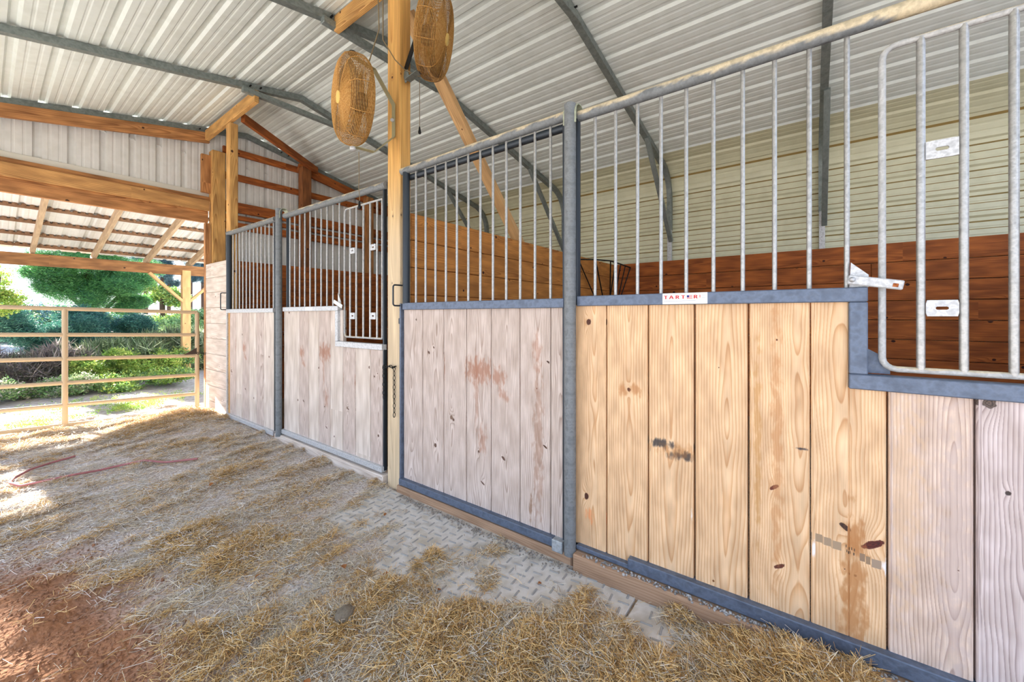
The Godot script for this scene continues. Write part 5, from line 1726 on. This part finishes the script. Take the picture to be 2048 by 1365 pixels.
	for i in px.size():
		var q: Array = px[i]
		plant("pine_tree", "distant bluish pine far beyond the gate, on the skyline right of the cedar", "tree", V(q[0], 1.4, q[1]), [[0, q[2] * 0.75, 0, 1.3, q[2] * 0.16], [0.3, q[2] * 0.55, 0, 1.1, q[2] * 0.1], [-0.4, q[2] * 0.9, 0, 0.9, q[2] * 0.1]], needle, 700, 0.8, blue, [[[0, -1.5, 0, 0.2], [0, q[2], 0, 0.08]]], 40 + i, "distant pines")
	var bk := [[-1.0, 22.0, 2.3], [1.5, 24.0, 1.5], [3.2, 26.0, 1.1], [6.2, 28.0, 0.9], [8.5, 31.0, 0.9], [-4.0, 26.0, 2.4], [11.0, 34.0, 1.2], [-7.5, 24.0, 2.6], [-4.5, 15.0, 1.4]]
	for i in bk.size():
		var q: Array = bk[i]
		plant("thicket", "hazy green thicket far behind the cedar closing the view", "bush", V(q[0], 0.4, q[1]), [[0, q[2] * 0.4, 0, 1.9, q[2] * 0.5], [1.2, q[2] * 0.35, 0.5, 1.4, q[2] * 0.45], [-1.3, q[2] * 0.35, 0, 1.4, q[2] * 0.45]], broad, 1600, 0.5, mid + blue, [], 60 + i, "background thickets")
	# little yellow leaves creeping over the gravel
	var r := RandomNumberGenerator.new()
	r.seed = 9
	var xf := []
	var cc := []
	for i in 620:
		var g := i % 4
		var cx: float = [1.2, 0.4, 0.8, 1.5][g]
		var cu: float = [7.3, 7.1, 8.0, 7.7][g]
		var x := r.randfn(cx, [0.2, 0.25, 0.5, 0.25][g])
		var u := r.randfn(cu, [0.16, 0.2, 0.3, 0.2][g])
		if u < 6.7: continue
		var q: Color = lime[r.randi() % 4] * r.randf_range(0.8, 1.4)
		xf.append(Transform3D(Basis(Vector3.UP, r.randf() * TAU) * Basis.from_scale(Vector3.ONE * r.randf_range(0.05, 0.1)), V(x, -0.005, u)))
		cc.append(Color(q.r, q.g, q.b, 1))
	scatter("creeping_leaves", broad, M.leaf, xf, cc, self, "small yellow-green leaves creeping over the gravel just outside the gate", "leaves")


# ------------------------------------------------------------------
func _ready() -> void:
	rng.seed = 12
	var cam := Camera3D.new()
	cam.name = "camera"
	var near := 0.05
	cam.set_frustum(near * 1365.0 / 796.4, Vector2(0, -(682.5 - 631.0) / 796.4 * near), near, 400.0)
	cam.position = Vector3(0, HC, 0)
	cam.rotation.y = -atan2(0.8, 0.6)
	add_child(cam)
	cam.make_current()
	var we := WorldEnvironment.new()
	we.name = "environment"
	var env := Environment.new()
	env.background_mode = Environment.BG_SKY
	var sky := Sky.new()
	var sm := ProceduralSkyMaterial.new()
	sm.sky_top_color = Color(0.66, 0.76, 0.92)
	sm.sky_horizon_color = Color(0.95, 0.96, 0.97)
	sm.ground_bottom_color = Color(0.5, 0.47, 0.42)
	sm.ground_horizon_color = Color(0.7, 0.7, 0.66)
	sm.sky_energy_multiplier = 1.0
	sky.sky_material = sm
	env.sky = sky
	env.tonemap_mode = Environment.TONE_MAPPER_LINEAR
	env.tonemap_exposure = 3.25
	env.sdfgi_enabled = true
	env.ssao_enabled = true
	env.ssil_enabled = true
	we.environment = env
	add_child(we)
	var sun := DirectionalLight3D.new()
	sun.name = "sun"
	sun.light_energy = 5.5
	sun.light_color = Color(1.0, 0.97, 0.92)
	sun.light_angular_distance = 0.6
	sun.shadow_enabled = true
	sun.sky_mode = DirectionalLight3D.SKY_MODE_LIGHT_AND_SKY
	add_child(sun)
	# towards the sun: left of the aisle, down its length, low in the morning
	sun.look_at_from_position(V(-0.5, 1.0, 2.46), Vector3.ZERO, Vector3.UP)

	materials()
	shell()
	for b in [[-0.1, "steel roof arch nearest the camera, seen end-on behind the near panel's bars"], [1.53, "second steel roof arch from the front, crossing above the near panel"], [3.16, "third steel roof arch, passing behind the tall fan post"], [4.79, "fourth steel roof arch, above the far stall door"]]:
		bow(b[0], b[1])
	bow(6.41, "gable-end steel roof arch with daylight showing over its ribs", false)
	bow(-1.73, "steel roof arch behind the camera", true)
	floor_and_straw()
	stall_fronts()
	framing()
	lean_to()
	gate()
	fans()
	mats()
	garden()
